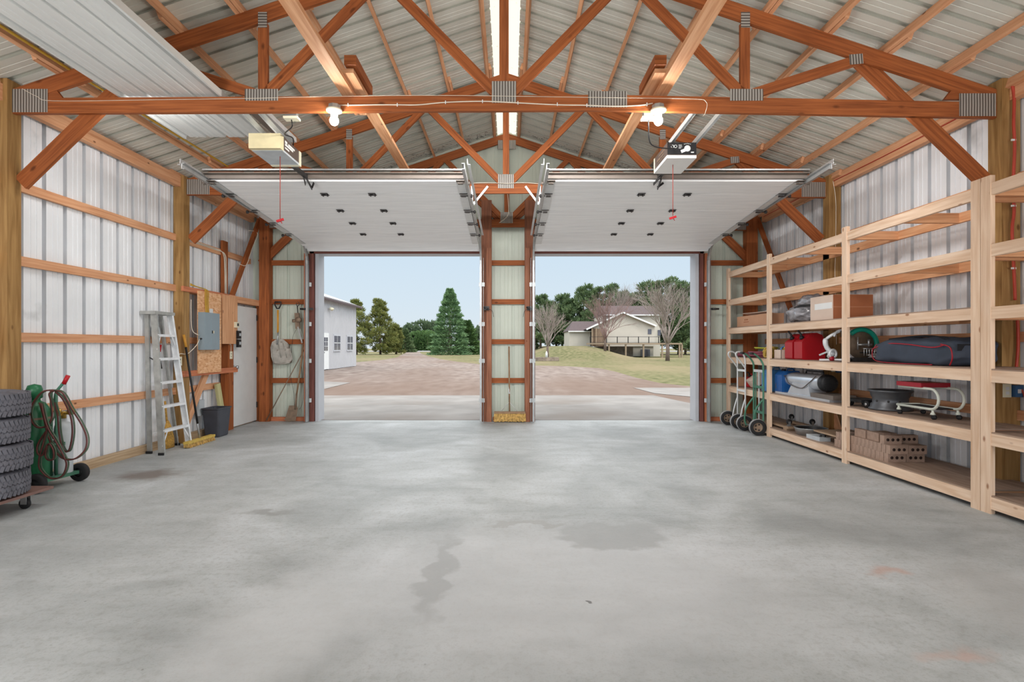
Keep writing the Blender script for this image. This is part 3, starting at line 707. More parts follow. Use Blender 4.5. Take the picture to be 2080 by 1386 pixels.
# white cable stapled along the nearest truss
pts = [at(x, y, 4.885) for x, y in ((690, 214), (760, 213), (807, 213), (850, 213), (905, 208), (980, 206), (1050, 209), (1130, 213), (1190, 214), (1250, 216), (1300, 214), (1326, 210))]
t = thing('light_cable', tuple(pts[5]), 'white cable stapled along the nearest truss between the two bulbs', 'cable')
M().tube(smooth_path(pts), .005, 6).build('cable', WIRE, t)
m = M()
for x, y in ((707, 213), (807, 213), (905, 208), (980, 206), (1052, 209), (1132, 212), (1192, 214), (1314, 212)): p = at(x, y, 4.884); m.box(p.x - .004, p.x + .004, p.y - .004, p.y + .004, p.z - .014, p.z + .014)
m.build('staple', WHITE, t)
tag(M().tube(smooth_path([at(x, y, 4.884) for x, y in ((45, 180), (75, 196), (110, 205), (300, 203), (500, 200), (680, 196), (900, 194), (1200, 198), (1400, 201), (1434, 207), (1433, 228), (1428, 236))]), .0022, 5).build('pull_wire', WIRE), 'thin pale wire running along the whole nearest truss', 'wire')
for (px, w, cx) in ((592, 'left', 590), (1318, 'right', 1318)):
    p = at(px, 236, 4.97); t = thing('ceiling_outlet', (p.x, 4.98, 3.45), 'pale outlet box under the nearest truss feeding the %s opener' % w, 'outlet', 'ceiling outlets')
    M().box(p.x - .065, p.x + .065, 4.94, 5.02, 3.425, 3.445).build('cover_plate', CREAM, t); M().box(p.x - .05, p.x + .05, 4.95, 5.01, 3.445, 3.50).build('box', GALV, t)
    M().tube(smooth_path([(p.x, 4.97, 3.42), (p.x, 4.98, 3.36)] + ([(-2.18, 5.25, 3.40), (-2.20, 5.5, 3.455), (-2.28, 5.7, 3.43)] if w == 'left' else [(p.x + .06, 5.1, 3.24), (1.59, 5.3, 3.28), (1.62, 5.55, 3.44)])), .006, 6).build('plug_cord', BLACK, t)
tag(M().tube(smooth_path([(-3.95 + .03*math.sin(y), y, roofz(-3.95) - .095) for y in (3.2, 4, 5, 6, 7, 8, 9)]), .012, 6).build('yellow_cable', YCAB), 'bundle of yellow electrical cable running along a purlin on the left roof slope', 'cable')
tag(M().tube(smooth_path([at(x, y, 7.50) for x, y in ((958, 373), (985, 371), (1030, 373), (1060, 371), (1098, 374))]), .004, 5).build('truss_cable', WIRE), 'white cable stapled along the middle truss between the doors', 'cable')
tag(M().tube(smooth_path([at(x, y, 9.655) for x, y in ((1031, 392), (1033, 425), (1030, 440), (1014, 453))]), .006, 6).build('hanging_cable', WIRE), 'short white cable hanging below the middle truss over the pier', 'cable')
# ------------------------------------------------------------ left side of the garage
# tyres on a flat wooden dolly
def make_tyre(z, label):
    x, y = -4.235, 4.235; t = thing('tyre', (x, y, z), label, 'tyre', 'stacked tyres')
    r = .365; h = .205
    prof = [(.215, .025), (.24, .005), (.29, .0), (.325, .008), (.35, .022), (.362, .035), (.366, .06), (.366, .145), (.362, .17), (.35, .183), (.325, .197), (.29, .205), (.24, .2), (.215, .18), (.21, .1), (.215, .025)]
    M().lathe(prof, (x, y, z), n=48).build('carcass', RUB, t)
    m = M(); n = 62
    for k in range(n):
        a = 2 * math.pi * k / n
        for row, (z0, z1, sh) in enumerate(((.018, .058, 0), (.066, .10, .5), (.106, .14, 0), (.148, .190, .5))):
            b = a + sh * 2 * math.pi / n; rr = .371 if row in (1, 2) else .368
            w = .019; d = V((math.cos(b), math.sin(b), 0)); tg = V((-math.sin(b), math.cos(b), 0)); sk = .008 * (1 if row % 2 else -1)
            c = V((x, y, z)) + d * (rr - .003)
            m.beam(c + V((0, 0, z0)) + tg * sk, c + V((0, 0, z1)) - tg * sk, w * 1.35, .008, d)
            if row in (1, 2): m.beam(c + V((0, 0, z0 + .008)) + tg * .02, c + V((0, 0, z1 - .006)) + tg * .014, .008, .007, d)
    m.build('tread', RUB, t)
    return t
tz = .152
tyl = ('black truck tyre at the bottom of the stack on the wooden dolly', 'black truck tyre second from the bottom of the stack', 'black truck tyre second from the top of the stack', 'black truck tyre on top of the stack by the left wall')
ty = make_tyre(tz, tyl[0])
for i in range(1, 4): dup(ty, (-4.235 + (.012, -.02, -.025)[i-1], 4.235 + .01 * i, tz + .208 * i), rz=.4 * i, label=tyl[i])
t = thing('platform_dolly', (-4.25, 4.24, 0), 'flat reddish wooden dolly under the tyre stack', 'dolly')
M().box(-4.60, -3.89, 3.86, 4.62, .128, .15).build('platform', WOODP, t, bevel=.003)
for (cx, cy) in ((-4.0, 4.47), (-4.0, 3.98), (-4.5, 3.98), (-4.5, 4.47)):
    m = M(); m.box(cx - .035, cx + .035, cy - .03, cy + .03, .12, .128); m.box(cx - .02, cx + .03, cy - .022, cy - .018, .04, .12); m.box(cx - .02, cx + .03, cy + .018, cy + .022, .04, .12)
    c = m.build('caster', STEEL, t); M().lathe([(0, -.014), (.035, -.016), (.044, -.01), (.044, .01), (.035, .016), (0, .014)], (cx, cy, .044), (0, 1, 0), 18).build('wheel', RUBD, c)
# gas cylinders on a cart
def cyl(x, y, z, r, h, mt, label, band=None, neck=None):
    t = thing('gas_cylinder', (x, y, z), label, 'gas cylinder')
    M().lathe([(r * .9, 0), (r, .02), (r, h - r * 1.0), (r * .93, h - r * .62), (r * .72, h - r * .28), (r * .42, h - .01), (r*.36, h + .02), (0, h + .02)], (x, y, z), n=28).build('body', mt, t)
    return t
c1 = cyl(-4.44, 5.06, .10, .115, .74, GREEN, 'tall green gas cylinder on the cart behind the tyres')
M().lathe([(.03, 0), (.062, .02), (.062, .10), (.05, .135), (.0, .15)], (-4.44, 5.06, .84)).build('valve_cap', GREEN, c1)
M().lathe([(.117, 0), (.117, .02)], (-4.44, 5.06, .66), n=28, cap=False).build('rust_ring', RUST, c1)
c2 = cyl(-4.34, 5.27, .10, .075, .52, GREYL, 'small grey gas cylinder beside the tall green one')
m = M(); m.lathe([(.022, 0), (.022, .05), (.03, .052), (.03, .075), (0, .08)], (-4.34, 5.27, .63), n=12)
m.lathe([(0, -.015), (.035, -.012), (.035, .012), (0, .015)], (-4.25, 5.25, .71), (0, -1, .2), 16); m.lathe([(0, -.015), (.03, -.012), (.03, .012), (0, .015)], (-4.33, 5.19, .72), (.3, -1, .2), 16)
m.tube([(-4.35, 5.26, .69), (-4.24, 5.25, .69)], .012, 8); m.tube([(-4.34, 5.26, .67), (-4.34, 5.18, .69)], .012, 8)
m.build('regulator', BRASS, c2)
t = thing('cylinder_cart', (-4.38, 5.22, 0), 'green two wheeled cart carrying the gas cylinders', 'cart')
m = M(); m.beam((-4.30, 4.95, .10), (-4.275, 5.35, .10), .05, .03, (0, 0, 1)); m.build('axle_bar', CARTG, t)
m = M(); m.box(-4.56, -4.30, 4.96, 5.36, .085, .098); m.build('base_plate', CARTG, t)
m = M()
for x, y in ((-4.40, 5.20), (-4.335, 5.18)): m.tube([(x, y, .10), (x, y, .92)], .012, 8)
m.tube(smooth_path([(-4.36, 5.20, .70), (-4.35, 5.19, .88), (-4.30, 5.20, .97), (-4.27, 5.21, 1.02)]), .013, 8)
m.build('frame', CARTG, t)
M().tube([(-4.285, 5.205, .98), (-4.25, 5.215, 1.06)], .019, 10).build('grip', RED, t)
m = M(); m.tube([V((-4.40, 5.12, .42)) + V((math.cos(a) * .14, math.sin(a) * .13, 0)) for a in [i*math.pi/8 - .9 for i in range(10)]], .012, 6); m.box(-4.33, -4.24, 5.16, 5.17, .40, .43); m.build('cylinder_band', CARTG, t)
for x, y in ((-4.30, 4.92), (-4.275, 5.385)):
    w = M().lathe([(.045, -.03), (.075, -.03), (.088, -.018), (.09, 0), (.088, .018), (.075, .03), (.045, .03), (.045, -.03)], (x, y, .092), (-.05, 1, 0), 24).build('wheel', RUBD, t)
    M().lathe([(0, -.02), (.05, -.022), (.05, .022), (0, .02)], (x, y, .092), (-.05, 1, 0), 16).build('hub', BLACK, w)
# the hoses, looped over the cart's handle
t = thing('torch_hose', (-4.25, 5.13, .1), 'twin maroon and green cutting torch hose coiled over the gas cart handle', 'hose')
def hp(L, y0): return [at(px, py, y0 + dy) for px, py, dy in L]
loops = [
 [(110, 793, 0), (85, 797, -.02), (64, 825, -.03), (62, 850, -.03), (75, 868, -.02), (95, 865, 0), (106, 845, 0), (103, 815, 0), (100, 800, .02), (112, 794, .03), (128, 800, 0), (145, 830, .02), (165, 862, .03), (176, 890, .02), (172, 915, 0), (150, 933, -.02), (125, 930, -.03), (105, 905, -.03), (95, 875, 0), (88, 845, 0), (80, 818, 0)],
 [(112, 796, .04), (128, 812, .05), (143, 845, .05), (147, 880, .05), (140, 915, .04), (128, 913, .03), (120, 880, .03), (117, 845, .02), (110, 818, .02)],
 [(84, 820, -.03), (95, 865, -.04), (112, 895, -.03), (128, 925, -.03), (135, 945, -.03), (125, 968, -.03), (102, 972, -.04), (82, 955, -.05), (79, 935, -.05), (88, 900, -.04), (96, 872, -.03)],
 [(96, 905, -.05), (92, 925, -.05), (98, 935, -.05), (108, 932, -.05), (108, 915, -.05), (98, 902, -.05), (86, 925, -.05), (76, 920, -.05), (78, 900, -.04), (100, 868, -.03)]]
m = M(); g = M()
for L in loops:
    P = smooth_path(hp(L, 4.98), 5); m.tube(P, .0075, 6); g.tube([p + V((.014, .008, .003)) for p in P], .0065, 6)
m.build('maroon_hose', HOSE, t); g.build('green_hose', HOSEG, t)

# stepladder leaning against the wall
t = thing('stepladder', (-4.42, 6.98, 0), 'worn aluminium stepladder leaning folded against the left wall', 'ladder')
FB = [V((-4.28, 6.66, 0)), V((-4.28, 7.25, 0))]; FT = [V((-4.47, 6.80, 1.76)), V((-4.47, 7.14, 1.76))]
RB_ = [V((-4.50, 6.76, 0)), V((-4.50, 7.33, 0))]; RT = [V((-4.58, 6.83, 1.74)), V((-4.58, 7.11, 1.74))]
for a, b in zip(FB, FT):
    m = M(); m.beam(a, b, .075, .006, (0, 1, 0)); s = 1 if a.y < 7 else -1
    for o in (-.036, .036): m.beam(a + V((o, s * .012, 0)), b + V((o, s * .012, 0)), .004, .028, (0, 1, 0))
    m.build('front_rail', ALUD if a.y < 7 else ALU, t)
for a, b in zip(RB_, RT):
    m = M(); m.beam(a, b, .05, .005, (0, 1, 0)); s = 1 if a.y < 7 else -1
    m.beam(a + V((.025, s * .012, 0)), b + V((.025, s * .012, 0)), .004, .026, (0, 1, 0)); m.build('rear_rail', ALUD, t)
for k in range(1, 6):
    f = k * .298 / 1.76; a = FB[0].lerp(FT[0], f); b = FB[1].lerp(FT[1], f)
    m = M(); m.beam(a, b, .075, .006, (0, 0, 1)); m.beam(a + V((.037, 0, -.012)), b + V((.037, 0, -.012)), .004, .032, (0, 0, 1)); m.build('step', ALU, t)
M().box(-4.62, -4.43, 6.77, 7.17, 1.745, 1.785).build('top_cap', ALUD, t, bevel=.004)
for f in (.14, .5): M().beam(RB_[0].lerp(RT[0], f), RB_[1].lerp(RT[1], f), .03, .006, (0, 0, 1)).build('rear_bar', ALU, t)
m = M()
for (k, sd) in ((1, 0), (1, 1), (5, 0), (5, 1)):
    f = k * .298 / 1.76; a = FB[sd].lerp(FT[sd], f - .11); b = FB[0].lerp(FT[0], f).lerp(FB[1].lerp(FT[1], f), .22 if sd == 0 else .78); m.beam(a + V((.02,0,0)), b + V((.02, 0, 0)), .02, .004, (1, 0, 0))
m.build('knee_brace', ALU, t)
m = M(); m.beam((-4.40, 6.76, 1.15), (-4.52, 6.80, 1.20), .014, .004, (0, 1, 0)); m.beam((-4.37, 6.745, .92), (-4.44, 6.77, 1.22), .014, .004, (0, 1, 0)); m.build('spreader', DARK, t)
for p in FB + RB_: M().box(p.x - .035, p.x + .035, p.y - .015, p.y + .015, 0, .03).build('foot', RUBD, t)
# things behind the ladder
t = thing('hand_loppers', (-4.57, 7.02, 1.2), 'red gripped loppers hanging on the wall behind the stepladder', 'loppers')
m = M(); m.tube([(-4.56, 7.02, 1.32), (-4.56, 7.10, 1.05)], .009, 6); m.tube([(-4.56, 7.06, 1.32), (-4.56, 7.02, 1.05)], .009, 6); m.build('handle', DARK, t)
m = M(); m.tube([(-4.555, 7.01, 1.36), (-4.555, 7.035, 1.27)], .014, 8); m.tube([(-4.555, 7.07, 1.36), (-4.555, 7.05, 1.27)], .014, 8); m.build('grip', RED, t)
tag(M().blob((-4.575, 7.0, 1.52), (.035, .17, .20), .8).build('dust_pan', GREYL), 'pale grey rounded pan hanging high behind the stepladder', 'dust pan')
t = thing('corn_broom', (-4.50, 7.14, 0), 'straw corn broom standing on the floor behind the stepladder', 'broom')
m = M(); m.tube([(-4.48, 7.14, .0), (-4.49, 7.14, .12), (-4.50, 7.135, .28), (-4.51, 7.13, .36)], [.10, .10, .06, .022], 14)
random.seed(4)
for i in range(60):
    a = random.uniform(0, 6.28); m.tube([(-4.51, 7.13 + .02 * math.cos(a), .33), (-4.48 + .03 * math.sin(a), 7.14 + .115 * math.cos(a), .0)], .004, 3)
for i, v in enumerate(m.v): m.v[i] = (-4.5 + (v[0] + 4.5) * .45, v[1], max(0.002, v[2]))
m.build('bristles', STRAW, t)
M().tube([(-4.51, 7.13, .33), (-4.53, 7.12, .62)], .013, 8).build('handle', STRAW, t)
# push broom against the post
t = thing('push_broom', (-4.24, 7.42, 0), 'push broom with black handle and yellow bristles leaning on the left wall post', 'broom')
M().box(-4.275, -4.205, 7.09, 7.74, .055, .085).build('head', YEL, t, bevel=.006)
m = M(); random.seed(5)
for i in range(150):
    y = random.uniform(7.10, 7.73); x = random.uniform(-4.27, -4.21); m.beam((x, y, .056), (x + random.uniform(-.012, .03), y + random.uniform(-.01, .01), .002), .008, .008, (0, 1, 0))
m.box(-4.27, -4.212, 7.095, 7.735, .012, .056); m.build('bristles', BRIS, t)
M().tube([(-4.245, 7.42, .08), (-4.30, 7.425, .42)], .013, 8).build('socket', STEEL, t)
M().tube([(-4.275, 7.422, .28), (-4.46, 7.435, 1.42)], .014, 10).build('handle', BLACK, t)
M().tube([(-4.44, 7.434, 1.33), (-4.475, 7.437, 1.50)], .018, 10).build('handle_tip', YH, t)
# waste bin
t = thing('waste_bin', (-4.38, 8.10, 0), 'open charcoal plastic waste bin beside the white side door', 'bin')
m = M()
def ring(w, d, z, r=.03):
    out = []
    for sx, sy, a0 in ((1, 1, 0), (-1, 1, 90), (-1, -1, 180), (1, -1, 270)):
        for k in range(4):
            a = R(a0 + k * 30); out.append((-4.38 + sx * (w/2 - r) + r * math.cos(a), 8.10 + sy * (d/2 - r) + r * math.sin(a), z))
    return out
seq = [ring(.20, .27, .0), ring(.215, .285, .02), ring(.26, .35, .41), ring(.285, .375, .415), ring(.285, .375, .43), ring(.25, .34, .43), ring(.20, .27, .03)]
for A, B in zip(seq, seq[1:]):
    for i in range(16): m.quad((A[i], A[(i+1) % 16], B[(i+1) % 16], B[i]), smooth=False)
m.quad(seq[-1]); m.quad(seq[0][::-1]); m.build('bin_body', BIN, t)
# leaning plank, small grey box
tag(M().beam((-4.47, 8.50, .0), (-4.545, 8.42, .76), .12, .035, (1, 0, 0)).build('wooden_plank', W_green), 'short pale green treated plank leaning behind the charcoal bin', 'plank')
tag(M().box(-4.60, -4.54, 7.92, 8.06, .32, .55).build('metal_box', GREYL, bevel=.004), 'small light grey metal box low on the wall behind the push broom', 'box')
# electrical boards
tag(M().box(-4.50, -4.465, 7.42, 8.84, 2.10, 2.17).build('mounting_rail', W_rail), 'reddish timber rail above the electrical boards', 'rail')
tag(M().box(-4.50, -4.465, 7.42, 8.90, .92, 1.00).build('mounting_rail', W_rail), 'reddish timber rail below the electrical boards', 'rail')
tag(M().box(-4.464, -4.45, 7.74, 8.36, .95, 2.14).build('osb_board', OSB), 'tall strand board behind the grey breaker panel', 'board')
tag(M().box(-4.464, -4.45, 8.40, 8.86, 1.38, 2.15).build('plywood_board', W_brace), 'square plywood board between the breaker panel and the side door', 'board')
t = thing('breaker_panel', (-4.40, 7.95, 1.3), 'grey metal electrical breaker panel on the strand board', 'breaker panel')
M().box(-4.449, -4.355, 7.735, 8.13, 1.29, 1.83).build('cabinet', GREYP, t, bevel=.003)
M().box(-4.355, -4.349, 7.74, 8.125, 1.295, 1.825).build('cover', GREYP, t, bevel=.002)
M().box(-4.349, -4.344, 7.90, 8.08, 1.36, 1.73).build('panel_door', GREYP, t, bevel=.0015)
m = M(); m.box(-4.344, -4.338, 7.905, 7.93, 1.53, 1.57); m.build('latch', DARK, t)
M().box(-4.344, -4.3425, 7.94, 7.965, 1.53, 1.57).build('label_plate', CREAM, t)
m = M(); m.lathe([(.012, 0), (.012, .025)], (-4.40, 7.734, 1.45), (0, -1, 0), 8); m.build('knockout', DARK, t)
tag(M().box(-4.45, -4.435, 8.02, 8.10, 1.835, 1.90).build('junction_plate', WHITE), 'small white plate just above the breaker panel', 'plate')
for i, (y, z, mt, lb, h) in enumerate(((8.79, 1.69, CREAM, 'cream keypad switch on the plywood beside the side door, topmost', .09), (8.86, 1.53, BLACK, 'upper black wall switch beside the white side door', .13), (8.86, 1.39, BLACK, 'lower black wall switch beside the white side door', .13))):
    t = thing('wall_switch', (-4.44, y, z), lb, 'switch')
    M().box(-4.45, -4.41, y - .045, y + .045, z - h/2, z + h/2).build('switch_box', mt, t, bevel=.002)
    M().box(-4.41, -4.402, y - .02, y + .02, z - .02, z + .025).build('button', GREYL if mt is BLACK else DARK, t)
def outlet(x0, y, z, sx, label, face='x', switch=False):
    t = thing('outlet', (x0, y, z), label, 'outlet')
    if face == 'x':
        M().box(min(x0, x0 + sx*.05), max(x0, x0 + sx*.05), y - .04, y + .04, z - .055, z + .055).build('outlet_box', BOXB, t)
        M().box(min(x0 + sx*.05, x0 + sx*.056), max(x0 + sx*.05, x0 + sx*.056), y - .038, y + .038, z - .06, z + .06).build('cover_plate', CREAM, t, bevel=.001)
        for dz in (-.022, .022): M().box(min(x0 + sx*.056, x0 + sx*.058), max(x0 + sx*.056, x0 + sx*.058), y - .006, y + .006, z + dz - .009, z + dz + .009).build('socket', DARK, t)
    return t
outlet(-4.52, 8.69, 1.20, 1, 'blue outlet box with cream cover on the stud beside the side door')
outlet(-4.53, 7.36, 1.14, 1, 'blue outlet box with cream cover seen through the stepladder')
# wiring above the panel
t = thing('panel_wiring', (-4.43, 8.0, 1.85), 'bundle of orange and white cables rising from the breaker panel', 'cables')
m = M()
for i, y in enumerate((7.90, 7.925, 7.95, 7.98)): m.tube(smooth_path([(-4.43, y, 1.83), (-4.435, y - .01, 2.0), (-4.45, y + .01, 2.16), (-4.48, y - .06 * i, 2.19), (-4.49, 7.62, 2.20 + .008 * i)]), .006, 5)
m.build('cable', YCAB, t)
m = M(); m.tube(smooth_path([(-4.43, 7.735, 1.5), (-4.42, 7.66, 1.51), (-4.46, 7.60, 1.60), (-4.47, 7.60, 2.0)]), .005, 5); m.tube(smooth_path([(-4.43, 7.735, 1.44), (-4.40, 7.68, 1.44), (-4.41, 7.62, 1.35), (-4.46, 7.50, 1.24), (-4.50, 7.40, 1.24), (-4.50, 7.36, 1.20)]), .005, 5)
m.tube(smooth_path([(-4.47, 8.69, 1.26), (-4.46, 8.67, 1.36), (-4.44, 8.6, 1.37)]), .004, 5); m.build('white_cable', WIRE, t)
m = M()
for i in range(3): m.tube(smooth_path([(-4.585, 7.62, 2.87 - .012*i), (-4.585, 8.4, 2.87 - .012*i), (-4.553, 8.60 + .03*i, 2.82), (-4.552, 8.65 + .025*i, 2.6), (-4.552, 8.66 + .025*i, 2.18)]), .005, 5)
tag(m.build('wall_cables', WIRE), 'pale cables running along the top girt and down the wooden stud', 'cables')
tag(M().tube(smooth_path([(-4.50, 9.35, 3.34), (-4.47, 9.5, 3.36), (-4.445, 9.56, 3.30), (-4.445, 9.36, 3.05), (-4.445, 9.15, 2.72), (-4.50, 9.0, 2.72)]), .005, 5).build('brace_cable', WIRE), 'white cable stapled to the diagonal brace above the side door', 'cable')

# end wall left bay: tools
def e(px, py, Y=9.7): return at(px, py, Y)
t = thing('scoop_shovel', tuple(e(571, 739, 9.66)), 'steel scoop shovel with amber shaft hanging left of the left garage door', 'shovel')
M().prism([( -.16, .36), (-.10, .40), (-.02, .42), (.05, .40), (.12, .34), (.17, .24), (.21, .06), (.185, .0), (-.13, -.03), (-.175, .10), (-.19, .26)], tuple(e(571, 736, 9.68)), (1, 0, 0), (0, 0, 1), .006).build('blade', SHOVEL, t)
m = M(); 
o = e(571, 736, 9.66)
for pts in (((-.16, .30), (-.17, .1), (-.13, -.02)), ((.12, .33), (.20, .06), (.18, .0)), ((-.13, -.03), (.05, -.03), (.185, .0)), ((-.05, .32), (-.03, .2), (.0, .08)), ((.03, .34), (.06, .22), (.10, .08))): m.tube([(o.x + a, o.y, o.z + b) for a, b in pts], .010 if pts[0][0] in (-.16, .12, -.13) else .006, 6)
m.build('rim', SHOVEL, t)
M().tube([tuple(e(565, 674, 9.67)), tuple(e(563, 700, 9.665))], .016, 8).build('socket', GALV, t)
M().tube([tuple(e(564.5, 630, 9.67)), tuple(e(564.5, 676, 9.67))], .018, 8).build('shaft', YH, t)
o = e(564.5, 620, 9.67); M().tube([(o.x - .05, o.y, o.z + .055), (o.x + .05, o.y, o.z + .055), (o.x + .055, o.y, o.z + .01), (o.x + .02, o.y, o.z - .06), (o.x - .02, o.y, o.z - .06), (o.x - .055, o.y, o.z + .01)], .013, 8, closed=True).build('grip', BLACK, t)
t = thing('hand_winch', tuple(e(605, 650, 9.66)), 'grey ratchet hand winch with hook and cable hanging on the end wall', 'winch')
m = M(); m.tube([e(604.7 + 3*math.sin(a), 618 - 4*math.cos(a), 9.68) for a in [i*.6 for i in range(10)]], .006, 6); m.tube([e(604, 622, 9.68), e(605, 636, 9.68)], .01, 6); m.build('hook', DARK, t)
m = M(); m.beam(e(603, 636, 9.67), e(605, 668, 9.67), .075, .03, (0, 1, 0)); m.lathe([(0, -.03), (.05, -.03), (.05, .03), (0, .03)], e(606, 650, 9.66), (0, 1, 0), 14); m.lathe([(0, 0), (.03, 0), (.03, .05), (0, .05)], e(600, 652, 9.66), (-1, 0, 0), 10); m.build('ratchet_body', RUST, t)
M().beam(e(605, 664, 9.66), e(614, 697, 9.66), .025, .012, (0, 1, 0)).build('lever', GALV, t)
m = M(); m.tube(smooth_path([e(603, 668), e(595, 685), e(592, 720), e(590, 760), e(597, 800), e(598, 828)]), .003, 4); m.tube(smooth_path([e(612, 740), e(616, 790), e(614, 820), e(608, 832)]), .003, 4); m.build('cable', DARK, t)
t = thing('spade', tuple(e(598, 857, 9.62)), 'worn spade with wooden shaft standing on the floor beside the left garage door', 'spade')
M().tube([tuple(e(616, 699, 9.68)), tuple(e(612, 735, 9.67)), tuple(e(602, 806, 9.64))], .016, 8).build('shaft', WOODH, t)
M().tube([tuple(e(602.5, 800, 9.64)), tuple(e(600, 832, 9.63))], [.018, .022], 8).build('socket', RUST, t)
M().prism([(-.10, .27), (.03, .27), (.055, .22), (.02, .0), (-.11, -.015), (-.19, .02), (-.165, .04)], (e(602, 857).x, 9.62, .018), (1, 0, 0), (0, 0.05, 1), .006).build('blade', RUST, t)
tag(M().tube([(e(547, 850).x, 9.58, .03), (e(623, 701).x, 9.70, e(623, 701, 9.7).z)], .009, 6).build('iron_rod', RUST), 'long thin rusty rod leaning diagonally across the left end bay', 'rod')
# broom in the pier
t = thing('push_broom', (-.005, 9.55, 0), 'push broom with yellow bristles standing in the pier between the garage doors', 'broom')
M().box(-.27, .28, 9.54, 9.60, .155, .19).build('head', WOODH, t, bevel=.006)
m = M(); random.seed(6)
for i in range(160):
    x = random.uniform(-.265, .275); m.beam((x, 9.545 + random.uniform(0, .04), .16), (x + random.uniform(-.01, .01), 9.52 + random.uniform(0, .06), .01 + random.uniform(0, .015)), .014, .01, (0, 1, 0))
m.box(-.265, .275, 9.55, 9.59, .02, .16); m.build('bristles', BRIS, t)
M().tube([(0, 9.56, .18), (-.01, 9.68, 1.34)], .014, 8).build('handle', WOODH, t)
m = M(); m.tube([(-.15, 9.555, .19), (-.005, 9.575, .36), (.14, 9.555, .19)], .006, 6); m.build('brace', GALVL, t)
M().tube([(-.004, 9.595, .50), (-.006, 9.61, .62)], .017, 8).build('handle_tape', WHITE, t)
# ------------------------------------------------------------ shelving on the right
LV = (.14, .647, 1.153, 1.66, 2.16, 2.65)
SX = 3.86
def upright(t, y, w=.09, z=2.71):
    m = M(); m.box(SX - .02, SX + .018, y, y + w, 0, z); m.build('upright', W_shelf, t, bevel=.002)
t = thing('shelving_unit', (4.2, 7.1, 0), 'long three bay timber shelving along the right wall, the one loaded with tools', 'shelving')
for y in (9.50, 8.0, 6.17, 4.42): upright(t, y)
for z in LV:
    for a, b in ((8.09, 9.50), (6.26, 8.0), (4.51, 6.17)):
        M().box(SX - .015, SX + .02, a, b, z - .10, z - .004).build('front_board', W_shelf, t, bevel=.0015)
    M().box(4.40, 4.435, 4.98 if z > 3 else 4.99, 9.6, z - .10, z - .004).build('back_board', W_brace, t)
    if z < 2:
        M().box(SX - .012, 4.50 if z == .14 else 4.43, 4.50, 9.6, z - .004, z + .008).build('deck', W_deck, t)
    for y in (9.46, 8.6, 7.95, 7.1, 6.13, 5.3, 4.52): M().box(SX + .02, 4.40, y, y + .038, z - .10, z - .004).build('joist', W_brace, t)
t = thing('shelving_unit', (4.2, 3.3, 0), 'near timber shelving at the right edge, its shelves empty', 'shelving')
upright(t, 4.325); upright(t, 2.5)
for z in LV:
    dz = .02 if z > 1 else 0
    M().box(SX - .015, SX + .02, 2.59, 4.325, z - .10, z - .004).build('front_board', W_shelf, t, bevel=.0015)
    M().box(4.40, 4.435, 2.5, 4.40, z - .10, z - .004).build('back_board', W_brace, t)
    if z < 1.3: M().box(SX - .012, 4.43, 2.55, 4.40, z - .004, z + .008).build('deck', W_deck, t)
    for y in (4.34, 3.4, 2.52): M().box(SX + .02, 4.40, y, y + .038, z - .10, z - .004).build('joist', W_brace, t)
L0, L1, L2, L3 = [z + .008 for z in LV[:4]]

def carton(x0, x1, y0, y1, z0, z1, label, mt, side=None, name='cardboard_box', tape=True):
    t = thing(name, ((x0+x1)/2, (y0+y1)/2, z0), label, 'box')
    M().box(x0, x1, y0, y1, z0, z1).build('carton', mt, t, bevel=.004)
    if tape: M().box(x0 - .001, x1 + .001, (y0+y1)/2 - .03, (y0+y1)/2 + .03, z1 - .0005, z1 + .001).build('tape', CARDL, t)
    return t
t = carton(3.90, 4.14, 8.17, 9.28, L3, L3 + .175, 'long low cardboard box on the upper deck in the farthest shelf bay', CARD)
M().beam((4.0, 8.25, L3 + .19), (4.0, 9.1, L3 + .205), .18, .005, (.2, 0, 1)).build('flap', CARDL, t)
m = M()
for i in range(3): m.box(3.8985, 3.90, 8.86 + i * .05, 8.89 + i * .05, L3 + .10, L3 + .125)
m.box(3.8985, 3.90, 8.83, 9.02, L3 + .07, L3 + .08); m.build('print_mark', CARDD, t)
t = carton(3.90, 4.38, 6.53, 7.02, L3, L3 + .30, 'large cardboard box with white tape on the upper deck of the middle bay', CARDL, tape=False)
M().box(3.8985, 3.90, 6.55, 6.92, L3 + .135, L3 + .21).build('packing_tape', LENS, t)
M().box(3.902, 4.382, 6.5275, 6.53, L3 + .002, L3 + .298).build('side_panel', CARDD, t)
M().box(3.90, 4.382, 6.526, 6.5275, L3 + .148, L3 + .152).build('side_crease', CARD, t)
t = thing('plastic_bundle', (4.05, 7.32, L3), 'clear grey plastic wrapped bundle on the upper deck beside the large cardboard box', 'plastic bag')
m = M(); m.blob((4.03, 7.40, L3 + .125), (.34, .50, .25), .9, 32, 22, .34, 2.6, 1); m.blob((4.07, 7.25, L3 + .26), (.30, .46, .20), .85, 30, 20, .38, 2.8, 5)
for i, v in enumerate(m.v):
    if v[2] < L3 + .002: m.v[i] = (v[0], v[1], L3 + .002)
m.build('bag', BAG, t); M().tube([(3.89, 7.38, L3 + .20), (3.86, 7.2, L3 + .21), (3.92, 7.08, L3 + .21), (4.1, 7.05, L3 + .21)], .016, 6).build('strap', BLACK, t)

